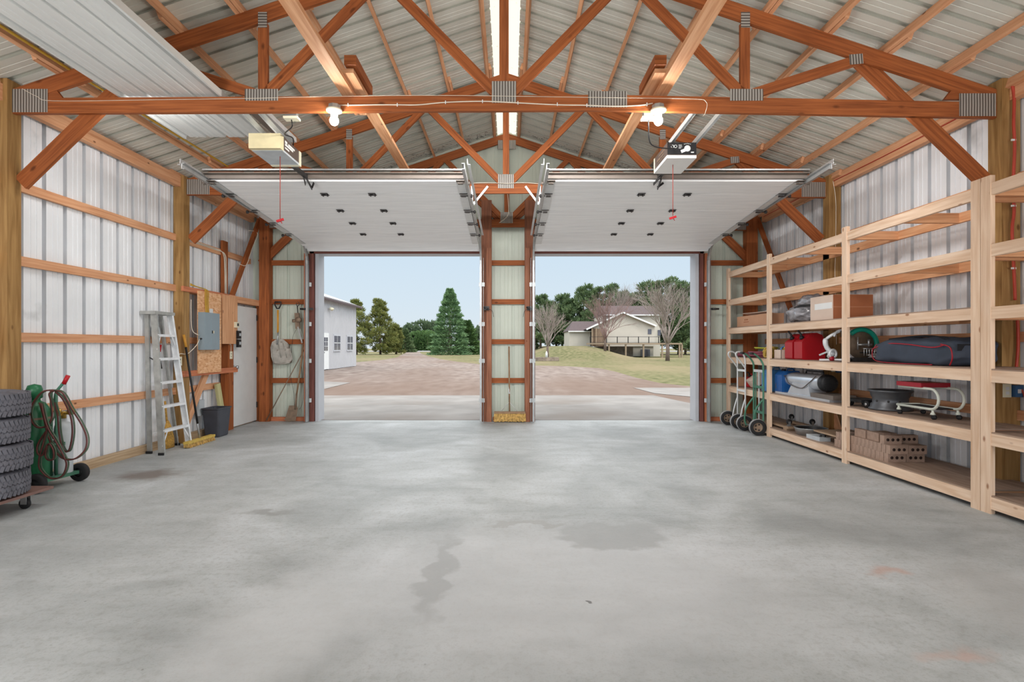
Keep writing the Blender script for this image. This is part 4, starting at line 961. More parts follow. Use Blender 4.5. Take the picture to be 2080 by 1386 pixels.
def coil(x, y, z, r, n, mt, name, label, cat, rr=.012, ax='z', seed=0):
    random.seed(seed); m = M(); pts = []
    for i in range(n * 20):
        a = i * 2 * math.pi / 20; k = i / (n * 20); q = r * (1 - .18 * random.random() * 0 - .16 * math.sin(i * .13) ** 2)
        if ax == 'z': pts.append((x + q * .85 * math.cos(a), y + q * 1.1 * math.sin(a), z + rr + k * (n * rr * .75) + .004 * math.sin(a * 2.3)))
        else: pts.append((x + (k - .5) * n * rr * 1.1 + .25 * q * math.sin(a), y + q * 1.2 * math.cos(a), z + r * .98 + q * .95 * math.sin(a)))
    m.tube(pts, rr, 6); return tag(m.build(name, mt), label, cat)
coil(4.02, 9.25, L2, .13, 6, MAR, 'air_hose', 'small maroon hose coil on the third deck in the far corner', 'hose', seed=1)
coil(4.06, 8.78, L2, .19, 9, MAR, 'air_hose', 'larger maroon hose coil on the third deck under the yellow green cord', 'hose', seed=2)
coil(4.09, 8.62, L2 + .135, .2, 2, YGR, 'extension_cord', 'yellow green cord loosely laid on top of the maroon hose coil', 'cord', .010, seed=3)
coil(3.98, 8.28, L2, .09, 11, YEL, 'extension_cord', 'bright yellow cord coil standing beside the second shelf upright', 'cord', .009, 'x', 4)
t = thing('wooden_crate', (4.02, 7.93, L2), 'small wooden crate of odds and ends on the third deck beside the red fuel cans', 'crate')
m = M(); x0, x1, y0, y1, z0, z1 = 3.90, 4.14, 7.78, 7.98, L2, L2 + .13
m.box(x0, x1, y0, y0 + .012, z0, z1); m.box(x0, x1, y1 - .012, y1, z0, z1); m.box(x0, x0 + .012, y0, y1, z0, z1); m.box(x1 - .012, x1, y0, y1, z0, z1); m.box(x0, x1, y0, y1, z0, z0 + .01); m.build('crate_body', CARDL, t)
coil(4.03, 7.88, L2 + .115, .075, 7, YEL, 'extension_cord', 'yellow cord coil lying in the small wooden crate', 'cord', .008, seed=6)
tag(M().tube(smooth_path([(3.92, 7.82, L2 + .14), (3.97, 7.86, L2 + .17), (4.02, 7.83, L2 + .15), (4.08, 7.86, L2 + .16)]), .012, 6).build('blue_strap', LBLUE), 'light blue strap poking out of the small wooden crate', 'strap')
# fuel cans
def fuel(x0, x1, y0, y1, z, h, mt, label, cat='fuel can', nm='fuel_can', cap=BLACK):
    """body outline in X-Z, thick in Y, spout at the low-X corner"""
    t = thing(nm, ((x0+x1)/2, (y0+y1)/2, z), label, cat)
    w = x1 - x0; P = [(0, .02), (.012, .004), (.03, 0), (w - .03, 0), (w - .008, .006), (w, .03), (w, h * .62), (w - .02, h * .82), (w - .06, h * .94), (w - .11, h), (w * .42, h), (w * .34, h * .965), (w * .26, h * .83), (.02, h * .72), (0, h * .66)]
    m = M(); m.prism(P, (x0, y0, z), (1, 0, 0), (0, 0, 1), -(y1 - y0)); o = m.build('can_body', mt, t, bevel=.016, seg=4)
    o.data.polygons.foreach_set('use_smooth', [True] * len(o.data.polygons))
    m = M(); m.tube([(x0 + w * .16, (y0+y1)/2, z + h * .76), (x0 + w * .16, (y0+y1)/2, z + h * .88)], .028, 12); m.build('cap', cap, t)
    M().tube(smooth_path([(x0 + w * .16, (y0+y1)/2, z + h * .87), (x0 + w * .10, (y0+y1)/2, z + h * .98), (x0 + .0, (y0+y1)/2 + .01, z + h * 1.10)]), [.015]*6 + [.012]*7, 10).build('spout', BLACK if cap is BLACK else cap, t)
    M().box(x0 + w*.5, x1 - .04, y0 - .004, y0 + .004, z + h * .86, z + h * .93).build('handle_recess', mt, t, bevel=.003)
    return t
fuel(3.90, 4.21, 7.22, 7.42, L2, .36, RED, 'red plastic fuel can on the third deck, the nearer of the pair')
fuel(3.90, 4.21, 7.47, 7.67, L2, .355, RED, 'red plastic fuel can on the third deck, the farther of the pair')
fuel(3.98, 4.22, 8.98, 9.14, L1, .235, RED, 'small red fuel can on the second deck behind the silver hand truck')
# mitre saw
t = thing('mitre_saw', (4.05, 6.4, L2), 'metal mitre saw with a teal blade guard on the third deck', 'saw')
m = M()
m.tube([V((4.07, 6.26, L2 + .20)) + V((math.cos(a), 0, math.sin(a))) * .175 for a in [R(-8 + i * 9) for i in range(17)]], .027, 10)
m.build('blade_guard', TEAL, t)
M().lathe([(0, -.004), (.165, -.004), (.165, .004), (0, .004)], (4.07, 6.27, L2 + .20), (0, 1, 0), 36).build('blade', RUST, t)
m = M(); m.lathe([(0, 0), (.075, 0), (.085, .02), (.085, .10), (.06, .13), (0, .135)], (4.02, 6.32, L2 + .24), (0, 1, .1), 20); m.build('motor', BLACK, t)
m = M(); m.box(3.93, 4.26, 6.20, 6.34, L2 + .005, L2 + .05); m.box(4.05, 4.24, 6.24, 6.27, L2 + .10, L2 + .115); m.beam((3.87, 6.24, L2 + .02), (4.22, 6.42, L2 + .04), .05, .03, (0, 0, 1)); m.build('base', DARK, t, bevel=.003)
m = M(); m.tube([(4.0, 6.22, L2 + .20), (4.16, 6.22, L2 + .20)], .012, 8); m.tube([(4.0, 6.22, L2 + .14), (4.0, 6.22, L2 + .29)], .009, 8); m.tube([(4.12, 6.21, L2 + .18), (4.12, 6.21, L2 + .26)], .012, 8)
for i in range(6): m.tube([(4.06 + i*.03, 6.20, L2 + .07), (4.06 + i*.03, 6.20, L2 + .16)], .006, 6)
m.tube([(4.05, 6.2, L2 + .155), (4.24, 6.2, L2 + .15)], .006, 6); m.tube([(4.10, 6.2, L2 + .08), (4.24, 6.2, L2 + .075), (4.26, 6.2, L2 + .11), (4.20, 6.2, L2 + .2)], .007, 6)
m.build('fence_rods', STEEL, t)
m = M(); m.tube(smooth_path([(3.93, 6.66, L2 + .05), (3.97, 6.68, L2 + .10), (3.93, 6.70, L2 + .16), (3.91, 6.70, L2 + .22), (3.92, 6.70, L2 + .27), (3.98, 6.66, L2 + .33), (4.03, 6.60, L2 + .37)]), [.03]*4 + [.045]*4 + [.028]*8 + [.03]*8 + [.018]*13, 8)
m.tube([V((3.955, 6.62, L2 + .09)) + V((math.cos(a), .3 * math.cos(a), math.sin(a))) * .05 for a in [i*math.pi/7 for i in range(14)]], .013, 6, closed=True)
m.tube(smooth_path([(3.98, 6.64, L2 + .30), (4.0, 6.6, L2 + .37), (4.08, 6.55, L2 + .38), (4.14, 6.5, L2 + .35)]), .011, 6)
m.beam((3.90, 6.80, L2 + .012), (4.05, 6.55, L2 + .02), .04, .022, (0, 0, 1)); m.build('saw_arm', ALU, t)
M().lathe([(0, 0), (.028, 0), (.028, .03), (0, .03)], (3.93, 6.62, L2 + .03), (0, -1, 0), 12).build('knob', VINYL, t)
M().lathe([(0, 0), (.13, 0), (.13, .02), (0, .025)], (4.06, 6.52, L2 + .008), n=24).build('turntable', ALU, t)
M().beam((3.88, 6.78, L2 + .07), (3.95, 6.70, L2 + .12), .022, .02, (0, 0, 1)).build('clamp', GALV, t)
# duffel bag
t = thing('duffel_bag', (4.15, 5.3, L2), 'dark navy zipped duffel bag with red piping on the third deck', 'bag')
def duf(p, q):
    f = (q.y + .56) / 1.12
    zt = 1.0 if .15 < f < .85 else .93
    q.z *= zt * (1 - .10 * max(0, f - .6)); q.x += .012 * math.sin(q.y * 13 + q.z * 9); q.z += .01 * math.sin(q.y * 17 + q.x * 11)
    return q
m = M().blob((4.14, 5.32, L2 + .128), (.49, 1.10, .262), .42, 44, 30, .07, 2.4, 3, duf)
for i, v in enumerate(m.v):
    if v[2] < L2 + .003: m.v[i] = (v[0], v[1], L2 + .003)
m.build('bag_body', FABRIC, t)
m = M(); b = [(3.91, 5.84, L2 + .15), (3.893, 5.6, L2 + .205), (3.89, 5.3, L2 + .20), (3.892, 5.0, L2 + .17), (3.90, 4.86, L2 + .19)]
m.tube(smooth_path(b), .006, 6); m.tube(smooth_path([(3.90, 4.90, L2 + .20), (3.895, 4.79, L2 + .17), (3.90, 4.77, L2 + .08), (3.91, 4.81, L2 + .01)]), .006, 6); m.tube(smooth_path([(3.95, 5.83, L2 + .20), (3.915, 5.845, L2 + .12), (3.93, 5.82, L2 + .03), (3.90, 5.5, L2 + .01), (3.90, 5.0, L2 + .01)]), .005, 6)
m.build('piping', VINYL, t)
M().box(3.95, 4.25, 4.772, 4.778, L2 + .14, L2 + .20).build('end_patch', FABD, t)
M().tube(smooth_path([(4.0, 5.7, L2 + .25), (4.05, 5.4, L2 + .275), (4.05, 5.2, L2 + .275), (4.0, 4.95, L2 + .25)]), .012, 6).build('carry_strap', FABD, t)
# second deck
carton(3.98, 4.2, 9.38, 9.50, L1, L1 + .15, 'small tan cardboard box on the second deck at the far end', CARD)
t = thing('white_carton', (4.0, 8.86, L1), 'tilted white cardboard carton on the second deck between red and blue cans', 'box'); M().beam((3.94, 8.84, L1 + .07), (4.12, 8.84, L1 + .20), .14, .2, (0, 1, 0)).build('carton', CARDL, t, bevel=.003)
def jug(y0, y1, mt, label):
    t = thing('water_jug', (4.07, (y0+y1)/2, L1), label, 'water container'); x0, x1 = 3.92, 4.22
    m = M(); m.prism([(0, 0), (.30, 0), (.30, .27), (.25, .33), (.06, .33), (0, .27)], (x0, y0, L1), (1, 0, 0), (0, 0, 1), -(y1 - y0)); m.build('jug_body', mt, t, bevel=.018, seg=3)
    M().tube([(x0 + .08, (y0+y1)/2, L1 + .33), (x0 + .08, (y0+y1)/2, L1 + .355)], .03, 12).build('cap', BLACK, t)
    M().tube([(x0 + .13, (y0+y1)/2, L1 + .325), (x0 + .14, (y0+y1)/2, L1 + .355), (x0 + .22, (y0+y1)/2, L1 + .355), (x0 + .23, (y0+y1)/2, L1 + .325)], .012, 8).build('handle', mt, t)
    m = M(); [m.box(x0 - .004, x0, y0 + .03 + k * .05, y0 + .045 + k * .05, L1 + .04, L1 + .25) for k in range(3)]; m.build('rib', mt, t)
jug(8.22, 8.42, LBLUE, 'light blue plastic water container on the second deck left of the shelf upright'); jug(7.80, 8.0, BLUE, 'dark blue plastic water container on the second deck behind the silver heater')
# torpedo heater
t = thing('torpedo_heater', (4.08, 7.3, L1), 'silver torpedo heater with black round grille on the second deck', 'heater')
m = M(); m.box(3.90, 4.22, 6.60, 7.95, L1 + .0, L1 + .03); o = m.build('base_tank', SILV, t, bevel=.015, seg=3)
M().box(3.92, 4.20, 6.56, 7.05, L1 + .03, L1 + .085).build('tank_step', STRUT, t, bevel=.02, seg=3)
M().prism([(-.36, 0), (.22, 0), (.10, .15), (-.28, .15)], (3.94, 7.45, L1 + .03), (0, 1, 0), (0, 0, 1), .22).build('cowl_support', SILV, t, bevel=.006)
M().lathe([(.075, 0), (.098, .02), (.105, .06), (.105, .72), (.098, .80), (.07, .98), (.055, 1.0), (.05, .98), (.0, .9)], (4.05, 6.92, L1 + .215), (-.0, 1, 0), 28).build('barrel', SILV, t)
m = M(); m.lathe([(.0, 0), (.06, 0), (.10, .012), (.112, .04), (.112, .10), (.108, .11)], (4.05, 6.83, L1 + .215), (0, 1, 0), 28); m.build('grille', BLACK, t)
m = M()
for i in range(9):
    z = -.08 + i * .02; w = math.sqrt(max(0, .1**2 - z*z)); m.tube([(4.05 - w, 6.824 + abs(z)*.15, L1 + .215 + z), (4.05 + w, 6.824 + abs(z)*.15, L1 + .215 + z)], .003, 4)
m.build('grille_bar', DARK, t)
m = M(); m.tube([(4.05, 6.98, L1 + .31), (4.05, 6.99, L1 + .355), (4.05, 7.38, L1 + .355), (4.05, 7.40, L1 + .31)], .011, 8); m.build('handle', BLACK, t)
m = M(); m.tube(smooth_path([(3.96, 7.0, L1 + .30), (3.93, 7.12, L1 + .20), (3.925, 7.3, L1 + .12), (3.93, 7.6, L1 + .16), (3.95, 7.75, L1 + .25)]), .006, 6); m.tube(smooth_path([(3.96, 7.75, L1 + .27), (3.94, 7.92, L1 + .22), (3.92, 7.97, L1 + .10), (3.93, 7.9, L1 + .03)]), .007, 6); m.build('hose', BROWN, t)
# small black wheeled skate, wheel rim, creeper stool
t = thing('wheeled_skate', (4.05, 6.15, L1), 'small black wheeled skate on the second deck left of the wheel rim', 'dolly')
M().box(3.93, 4.17, 6.05, 6.35, L1 + .055, L1 + .085).build('platform', BLACK, t, bevel=.004)
for x in (3.97, 4.13):
    for y in (6.02, 6.30): w = M().lathe([(0, -.014), (.04, -.014), (.04, .014), (0, .014)], (x, y, L1 + .04), (1, 0, 0), 16).build('wheel', RUBD, t); M().lathe([(0, -.017), (.018, -.017), (.018, .017), (0, .017)], (x, y, L1 + .04), (1, 0, 0), 12).build('hub', STEEL, w)
t = thing('wheel_rim', (4.12, 5.86, L1), 'dark steel wheel rim lying flat on the second deck', 'wheel rim')
M().lathe([(.175, 0), (.20, .002), (.205, .015), (.185, .03), (.182, .06), (.165, .075), (.165, .13), (.180, .15), (.185, .185), (.205, .20), (.208, .215), (.198, .215), (.175, .19), (.17, .15), (.155, .13), (.155, .07), (.17, .02), (.175, 0)], (4.12, 5.86, L1), n=40).build('barrel', RIMS, t)
m = M(); m.lathe([(.03, .05), (.07, .05), (.10, .075), (.158, .07), (.158, .062), (.1, .062), (.07, .04), (.03, .04), (.03, .05)], (4.12, 5.86, L1), n=32); m.build('disc', RIMS, t)
m = M(); 
for a in (2.5, 3.3, 4.0, 4.6): m.lathe([(0, 0), (.012, 0), (.012, .003), (0, .003)], (4.12 + .165 * math.cos(a), 5.86 + .165 * math.sin(a), L1 + .10), (math.cos(a), math.sin(a), 0), 10)
m.build('rivet', DARK, t)
t = thing('creeper_stool', (4.08, 5.2, L1), 'rolling mechanic stool with red padded seat and white tube frame', 'stool')
M().box(3.93, 4.21, 5.17, 5.50, L1 + .292, L1 + .335).build('seat', VINYL, t, bevel=.012, seg=3)
for x in (3.955, 4.25 if False else 4.19):
    r = .095; zc = L1 + .19; yb = 4.99
    p = [(x, 5.50, L1 + .285), (x, yb + .09, L1 + .285)] + [(x, yb + .09 - .09 * math.sin(a), zc + .095 * math.cos(a)) for a in [i * math.pi / 8 for i in range(1, 8)]] + [(x, yb + .09, L1 + .095), (x, 5.52, L1 + .095)]
    M().tube(p, .0125, 10).build('frame_tube', STOOLW, t)
M().tube([(3.955, 5.52, L1 + .095), (3.975, 5.545, L1 + .095), (4.17, 5.545, L1 + .095), (4.19, 5.52, L1 + .095)], .0125, 10).build('cross_tube', STOOLW, t)
M().box(3.965, 4.18, 5.10, 5.53, L1 + .088, L1 + .098).build('tool_tray', BLACK, t)
for x, y in ((3.955, 5.50), (3.955, 5.06), (4.19, 5.06), (4.19, 5.50)):
    m = M(); m.tube([(x, y, L1 + .085), (x, y, L1 + .05)], .011, 8); m.lathe([(.022, 0), (.016, .02), (.0, .022)], (x, y, L1 + .045), n=12); c = m.build('caster', STOOLW, t)
    M().lathe([(0, -.010), (.022, -.010), (.022, .010), (0, .010)], (x + .006, y - .006, L1 + .0225), (1, .2, 0), 14).build('wheel', RUBD, c)
# lowest deck
def caster_up(t, x, y, z, up=1):
    m = M(); m.box(x - .03, x + .03, y - .03, y + .03, z if up > 0 else z - .004, z + .004 if up > 0 else z); m.box(x - .012, x + .02, y - .018, y - .014, *sorted((z, z + up * .065))); m.box(x - .012, x + .02, y + .014, y + .018, *sorted((z, z + up * .065)))
    c = m.build('caster', STEEL, t); w = M().lathe([(0, -.012), (.038, -.012), (.04, -.006), (.04, .006), (.038, .012), (0, .012)], (x + .005, y, z + up * .06), (0, 1, 0), 18).build('wheel', RUBD, c)
    M().lathe([(0, -.014), (.018, -.014), (.018, .014), (0, .014)], (x + .005, y, z + up * .06), (0, 1, 0), 12)
t = thing('furniture_dolly', (4.1, 7.9, L0), 'wooden furniture dolly lying upside down with its casters up, lowest deck', 'dolly')
m = M(); m.box(3.92, 4.0, 7.62, 8.35, L0 + .03, L0 + .06); m.box(4.27, 4.35, 7.62, 8.35, L0 + .03, L0 + .06); m.box(3.92, 4.35, 7.66, 7.76, L0, L0 + .03); m.box(3.92, 4.35, 8.22, 8.32, L0, L0 + .03); m.build('deck_slat', W_grey, t)
for x in (3.97, 4.30):
    for y in (7.70, 8.27): caster_up(t, x, y, L0 + .06)
t = thing('drain_pan', (4.04, 7.28, L0), 'round black lined drain pan on the lowest deck of the middle bay', 'pan')
M().lathe([(.17, 0), (.20, .09), (.208, .10), (.20, .10), (.165, .012), (0, .012)], (4.06, 7.30, L0), n=36).build('pan_body', GALV, t); M().lathe([(.16, .014), (.193, .092)], (4.06, 7.30, L0), n=36, cap=False).build('inner_lining', BLACK, t)
M().lathe([(0, .014), (.16, .014)], (4.06, 7.30, L0), n=36).build('pan_floor', BLACK, t)
tag(M().box(3.88, 4.02, 6.78, 7.08, L0, L0 + .05).build('metal_tray', GREYL, bevel=.012), 'small pale grey metal tray on the lowest deck in front of the drain pan', 'tray')
t = thing('furniture_dolly', (4.1, 6.5, L0), 'furniture dolly with a pale plywood top standing on its casters, lowest deck', 'dolly')
M().box(3.90, 4.38, 6.28, 6.95, L0 + .105, L0 + .125).build('platform', W_grey, t, bevel=.003)
for x in (3.95, 4.32):
    for y in (6.36, 6.84): caster_up(t, x, y, L0 + .103, -1)
# bricks
def make_brick(x, y, z, label, g):
    t = thing('brick', (x, y, z), label, 'brick', g)
    m = M(); w, d, h = .186, .0585, .088; m.box(x - w/2, x + w/2, y - d/2, y + d/2, z, z + h); m.build('brick_body', BRICK, t, bevel=.004)
    for i in (-1, 0, 1): M().lathe([(.0, 0), (.016, 0), (.016, .002)], (x + i * .052, y - d/2 - .0012, z + .045), (0, 1, 0), 12).build('core_hole', HOLE, t)
    return t
random.seed(9)
b0 = None
for row in range(2):
    for col in range(2):
        n = 14 if col == 0 else 9
        for k in range(n):
            x = 3.985 + col * .192; y = 5.60 + row * -.03 + k * .066 + random.uniform(-.002, .002); z = L0 + row * .0885
            if k == 0: lb = 'front brick of the %s course, %s column, its three holes facing the camera' % (('lowest', 'middle')[row], ('room side', 'wall side')[col]); g = 'front bricks of the stack'
            else: lb = 'brick behind the front one in the %s course, %s column of the brick stack' % (('lowest', 'middle')[row], ('room side', 'wall side')[col]); g = 'bricks in the %s course, %s column' % (('lowest', 'middle')[row], ('room side', 'wall side')[col])
            if b0 is None: b0 = make_brick(x, y, z, lb, g)
            else: q = dup(b0, (x, y, z), label=lb); q['group'] = g
for i, (x, y, rz) in enumerate(((3.975, 5.645, 0), (4.17, 5.68, 0), (3.96, 5.86, R(90)), (4.03, 5.86, R(90)), (4.10, 5.87, R(90)), (3.95, 6.06, R(90)))):
    q = dup(b0, (x, y, L0 + .177), rz=rz, label=('top course brick with three holes facing the camera, room side', 'top course brick with three holes facing the camera, wall side', 'top course brick laid lengthwise at the room side edge', 'top course brick laid lengthwise second from the room side', 'top course brick laid lengthwise third from the room side', 'top course brick farthest back on the stack')[i]); q['group'] = 'top course bricks'
# outlets, conduit, cable on the right
t = thing('outlet', (4.44, 4.82, 1.0), 'cream duplex outlet on the near right post, seen through the empty shelves', 'outlet')
M().box(4.405, 4.475, 4.828, 4.838, .885, 1.005).build('cover_plate', CREAM, t, bevel=.002)
for z in (.925, .965): M().box(4.425, 4.455, 4.826, 4.829, z - .014, z + .014).build('socket', WHITE, t)
t = thing('junction_box', (4.52, 4.82, 1.0), 'blue junction box beside the cream outlet on the near right post', 'junction box')
M().box(4.485, 4.555, 4.80, 4.839, .89, .995).build('box', BOXB, t); M().box(4.505, 4.535, 4.797, 4.80, .925, .96).build('label', WHITE, t)
t = thing('outlet', (4.42, 7.45, 1.1), 'cream outlet on the far right post above the silver heater', 'outlet'); M().box(4.425, 4.475, 7.44, 7.458, .99, 1.10).build('cover_plate', CREAM, t, bevel=.002)
t = thing('junction_box', (4.50, 7.44, 1.05), 'blue junction box on the far right post above the silver heater', 'junction box'); M().box(4.49, 4.555, 7.42, 7.458, .98, 1.11).build('box', BOXB, t); M().box(4.51, 4.535, 7.417, 7.42, 1.03, 1.06).build('label', WHITE, t)
t = thing('red_conduit', (4.5, 4.81, 1), 'red flexible conduit clipped down the near right post', 'conduit')
M().tube(smooth_path([at(x, y, 4.80) for x, y in ((2055, 165), (2060, 200), (2059, 250), (2061, 300), (2058, 380), (2060, 430), (2056, 470), (2060, 560), (2062, 610))]) , .012, 8).build('conduit', REDC, t)
M().tube(smooth_path([at(x, y, 4.80) for x, y in ((2066, 640), (2068, 700), (2062, 770))]), .012, 8).build('conduit', REDC, t)
for y in (284, 418, 545, 640): p = at(2060, y, 4.79); M().box(p.x - .02, p.x + .02, 4.79, 4.80, p.z - .008, p.z + .008).build('clip', WHITE, t)
M().tube(smooth_path([(4.54, 4.80, .96), (4.55, 4.78, .88), (4.62 - .08, 4.76, .80), (4.56, 4.72, .74)]), .007, 6).build('wire_tail', REDC, t)
tag(M().tube(smooth_path([at(x, y, 7.44) for x, y in ((1692, 368), (1697, 400), (1698, 440), (1697, 520), (1696, 560), (1699, 700))]), .004, 5).build('drop_cable', WIRE), 'thin cream cable dropping down the far right post', 'cable')
tag(M().tube(smooth_path([(4.462, 9.5, 3.62), (4.462, 8, 3.625), (4.462, 6.5, 3.61), (4.462, 4.99, 3.62)]), .006, 6).build('beam_cable', REDC), 'thin red cable running along the right eave beam', 'cable')

# ------------------------------------------------------------ hand trucks
def wheel(t, x, y, r, tyre_mt, hub_mt):
    w = M().lathe([(r*.55, -.028), (r*.86, -.03), (r*.97, -.018), (r, 0), (r*.97, .018), (r*.86, .03), (r*.55, .028), (r*.55, -.028)], (x, y, r), (0.12, 1, 0), 28).build('wheel', RUBD, t)
    M().lathe([(r*.93, -.0305), (r*.985, -.016), (r*1.004, 0), (r*.985, .014)], (x, y, r), (0.12, 1, 0), 28, cap=False).build('tread_band', RUBG, w)
    m = M(); m.lathe([(0, -.02), (r*.16, -.022), (r*.5, -.014), (r*.56, -.02), (r*.56, .02), (0, .02)], (x, y, r), (0.12, 1, 0), 20); m.build('hub', RUST, w)
    m = M(); 
    for k in range(5): a = k * 2*math.pi/5; m.lathe([(0, 0), (r*.10, 0), (r*.10, .002)], (x + r*.34*math.cos(a) - .002, y - .022, r + r*.34*math.sin(a)), (0, 1, 0), 8)
    m.build('hub_slot', BLACK, w)
t = thing('hand_truck', (3.74, 8.98, 0), 'silver hand truck with looped handles, the farther one by the shelving', 'hand truck')
x = 3.81
for y in (8.75, 9.05):
    M().tube(smooth_path([(x, y, .10), (x, y, .6), (x, y, .95), (x - .01, y, 1.0), (x - .09, y, 1.11), (x - .15, y, 1.19), (x - .14, y, 1.245), (x - .08, y, 1.25), (x - .03, y, 1.21), (x - .005, y, 1.12), (x, y, .98)], 5), .0135, 8).build('rail', GALVL, t)
    M().tube(smooth_path([(3.72, y, .13), (x - .05, y, .33), (x, y, .50)], 3), .012, 8).build('axle_brace', GALVL, t)
for z in (.60, .93): M().box(x - .008, x + .008, 8.75, 9.05, z, z + .035).build('crossbar', WHITE, t)
M().tube([(3.72, 8.78, .12), (3.72, 9.2, .12)], .01, 8).build('axle', STEEL, t)
M().box(3.70, 3.83, 8.76, 9.05, .02, .028).build('toe_plate', GALV, t)
wheel(t, 3.71, 9.22, .125, None, None); wheel(t, 3.71, 8.80, .125, None, None)
t = thing('hand_truck', (3.74, 8.33, 0), 'green hand truck with curved handles, the nearer one by the shelving', 'hand truck')
for y in (8.13, 8.45):
    M().tube(smooth_path([(x, y, .06), (x, y, .5), (x, y, .98), (x - .01, y, 1.08), (x - .05, y, 1.15), (x - .11, y, 1.21), (x - .16, y, 1.235)], 5), .0145, 8).build('rail', CARTG, t)
    M().tube(smooth_path([(3.72, y + .05, .10), (x - .12, y + .05, .20), (x - .10, y + .03, .38), (x, y, .55)], 4), .0135, 8).build('axle_brace', CARTG, t)
    M().tube([(x - .15, y, 1.232), (x - .21, y, 1.24)], .018, 8).build('grip', DARK, t)
for z, mt in ((.32, CARTG), (.70, CARTG), (.945, GALVL)): M().box(x - .008, x + .008, 8.13, 8.45, z, z + .04).build('crossbar', mt, t)
for y in (8.26, 8.37): M().box(x - .006, x + .006, y, y + .022, .05, .95).build('slat', GALVL if y < 8.3 else CARTG, t)
M().tube([(3.72, 8.14, .12), (3.72, 8.6, .12)], .011, 8).build('axle', STEEL, t)
M().box(3.72, 3.84, 8.13, 8.47, .02, .03).build('toe_plate', DARK, t)
wheel(t, 3.72, 8.12, .127, None, None); wheel(t, 3.72, 8.58, .125, None, None)
# ------------------------------------------------------------ outdoors
GRAVEL = ground_mat('gravel', ((116, 104, 99), (136, 124, 118), (152, 142, 136)), 2.2, .12, (118, 100, 90), .54, .4, (1, .35, 1))
GRASS = ground_mat('spring_grass', ((88, 90, 60), (112, 111, 78), (132, 125, 96)), 3.0, .16, (136, 124, 98), .53, .5, (1, .5, 1))
APRON = ground_mat('apron_concrete', ((136, 133, 131), (146, 143, 141), (156, 153, 151)), 1.2, .4, (134, 127, 122), .6, .1)
ROADM = ground_mat('road_pale', ((146, 146, 150), (156, 156, 160), (164, 164, 168)), 1.0)
def ss(t): t = max(0, min(1, t)); return t * t * (3 - 2 * t)
def hz(x, y):
    return -.02 + 1.42 * ss((y - 50) / 19) * ss((x - 1) / 6) * (1 - ss((x - 9.5) / 6)) + 1.2 * ss((y - 60) / 14) * (1 - ss((x - 9.5) / 6)) * ss((x - 1) / 6) * 0
m = M(); xs = [-160, -90, -50, -30, -15, -5] + [i * .8 for i in range(0, 40)] + [36, 45, 70, 120, 200]; ys = [9.9, 20, 30, 40, 46] + [48 + i * 1.2 for i in range(22)] + [80, 100, 140, 200, 320]
base = len(m.v)
for y in ys:
    for x in xs: m.v.append((x, y, hz(x, y)))
for j in range(len(ys) - 1):
    for i in range(len(xs) - 1):
        a = j * len(xs) + i; m.f.append((a, a + 1, a + 1 + len(xs), a + len(xs))); m.sm.append(True); m.uv.append([(0, 0)] * 4)
struct(m.build('ground', GRASS))
def flat(name, pts, z, mt):
    m = M(); m.quad([(p[0], p[1], z) for p in pts]); o = struct(m.build(name, mt)); return o
g = lambda a, b: tuple(gp(a, b))[:2]
flat('gravel_yard', [(30, 9.9), (30, 17.5), g(1413, 786), g(1340, 778), g(1291, 767), g(1250, 755), g(1216, 748), g(1150, 744), g(1089, 742.6), g(1030, 741.5), g(975, 740), g(930, 735), g(898, 730.5), g(870, 724), g(856, 719), g(851, 714.2), g(826, 714.2), g(820, 719), g(806, 726), g(780, 731), g(722, 736), (-14, 50), (-60, 46), (-60, 9.9)], -.005, GRAVEL)
struct(M().box(-9, 4.4, 9.83, 12.4, -.1, .003).build('concrete_apron', APRON))
flat('apron_edge', [(-9, 12.39), (4.35, 12.39), g(1390, 817), g(1327, 803.5), (-9, 14.75)], .003, APRON)
flat('side_slab', [g(1286, 788), g(1330, 799.5), g(1420, 808), (12, 15.5), (12, 17.3)], .004, APRON)
flat('left_slab', [g(640, 775), g(712, 777.5), g(650, 793), (-9, 16.5)], .004, APRON)
flat('road', [(-200, 138), (200, 138), (200, 165), (-200, 165)], .02, ROADM)
struct(M().box(-60, 60, -45, -6.02, -.3, -.03).build('rear_yard', mat('pale_gravel', (196, 192, 186), .95)))

# white metal building
SID = mat('siding_white', (186, 186, 190), .5, 0, .04, 1)
SIDC = mat('siding_cream', (190, 184, 174), .6, 0, .04, 1)
ROOFB = mat('shingle_brown', (88, 76, 78), .9, 0, .12, 6)
GLASS = mat('window_glass', (78, 78, 92), .12, 0, .25, 1.5, spec=.8)
DECKW = mat('deck_wood', (150, 132, 112), .8, 0, .1, 4)
STONE = mat('stone_wall', (138, 124, 112), .9, 0, .3, 3)
t = thing('metal_building', (-13, 30, 0), 'white ribbed metal building with a door and two windows, left of the drive', 'building')
m = M(); y = 16.0
while y < 36.5:
    for a, b, d in ((0, .20, 0), (.20, .215, 1), (.215, .25, 2), (.25, .265, 3)):
        x0 = -10.4 + (0, 0, .02, .02)[d]; x1 = -10.4 + (0, .02, .02, 0)[d]
        m.quad([(x0, y + a, .02), (x1, y + b, .02), (x1, y + b, 4.0), (x0, y + a, 4.0)])
    y += .265
m.quad([(-10.4, 36.5, .02), (-18.4, 36.5, .02), (-18.4, 36.5, 4.0), (-14.4, 36.5, 5.4), (-10.4, 36.5, 4.0)]); m.quad([(-10.4, 16, .02), (-18.4, 16, .02), (-18.4, 16, 4.0), (-14.4, 16, 5.4), (-10.4, 16, 4.0)][::-1]); m.quad([(-18.4, 16, .02), (-18.4, 36.5, .02), (-18.4, 36.5, 4), (-18.4, 16, 4)])
m.build('wall', SID, t)
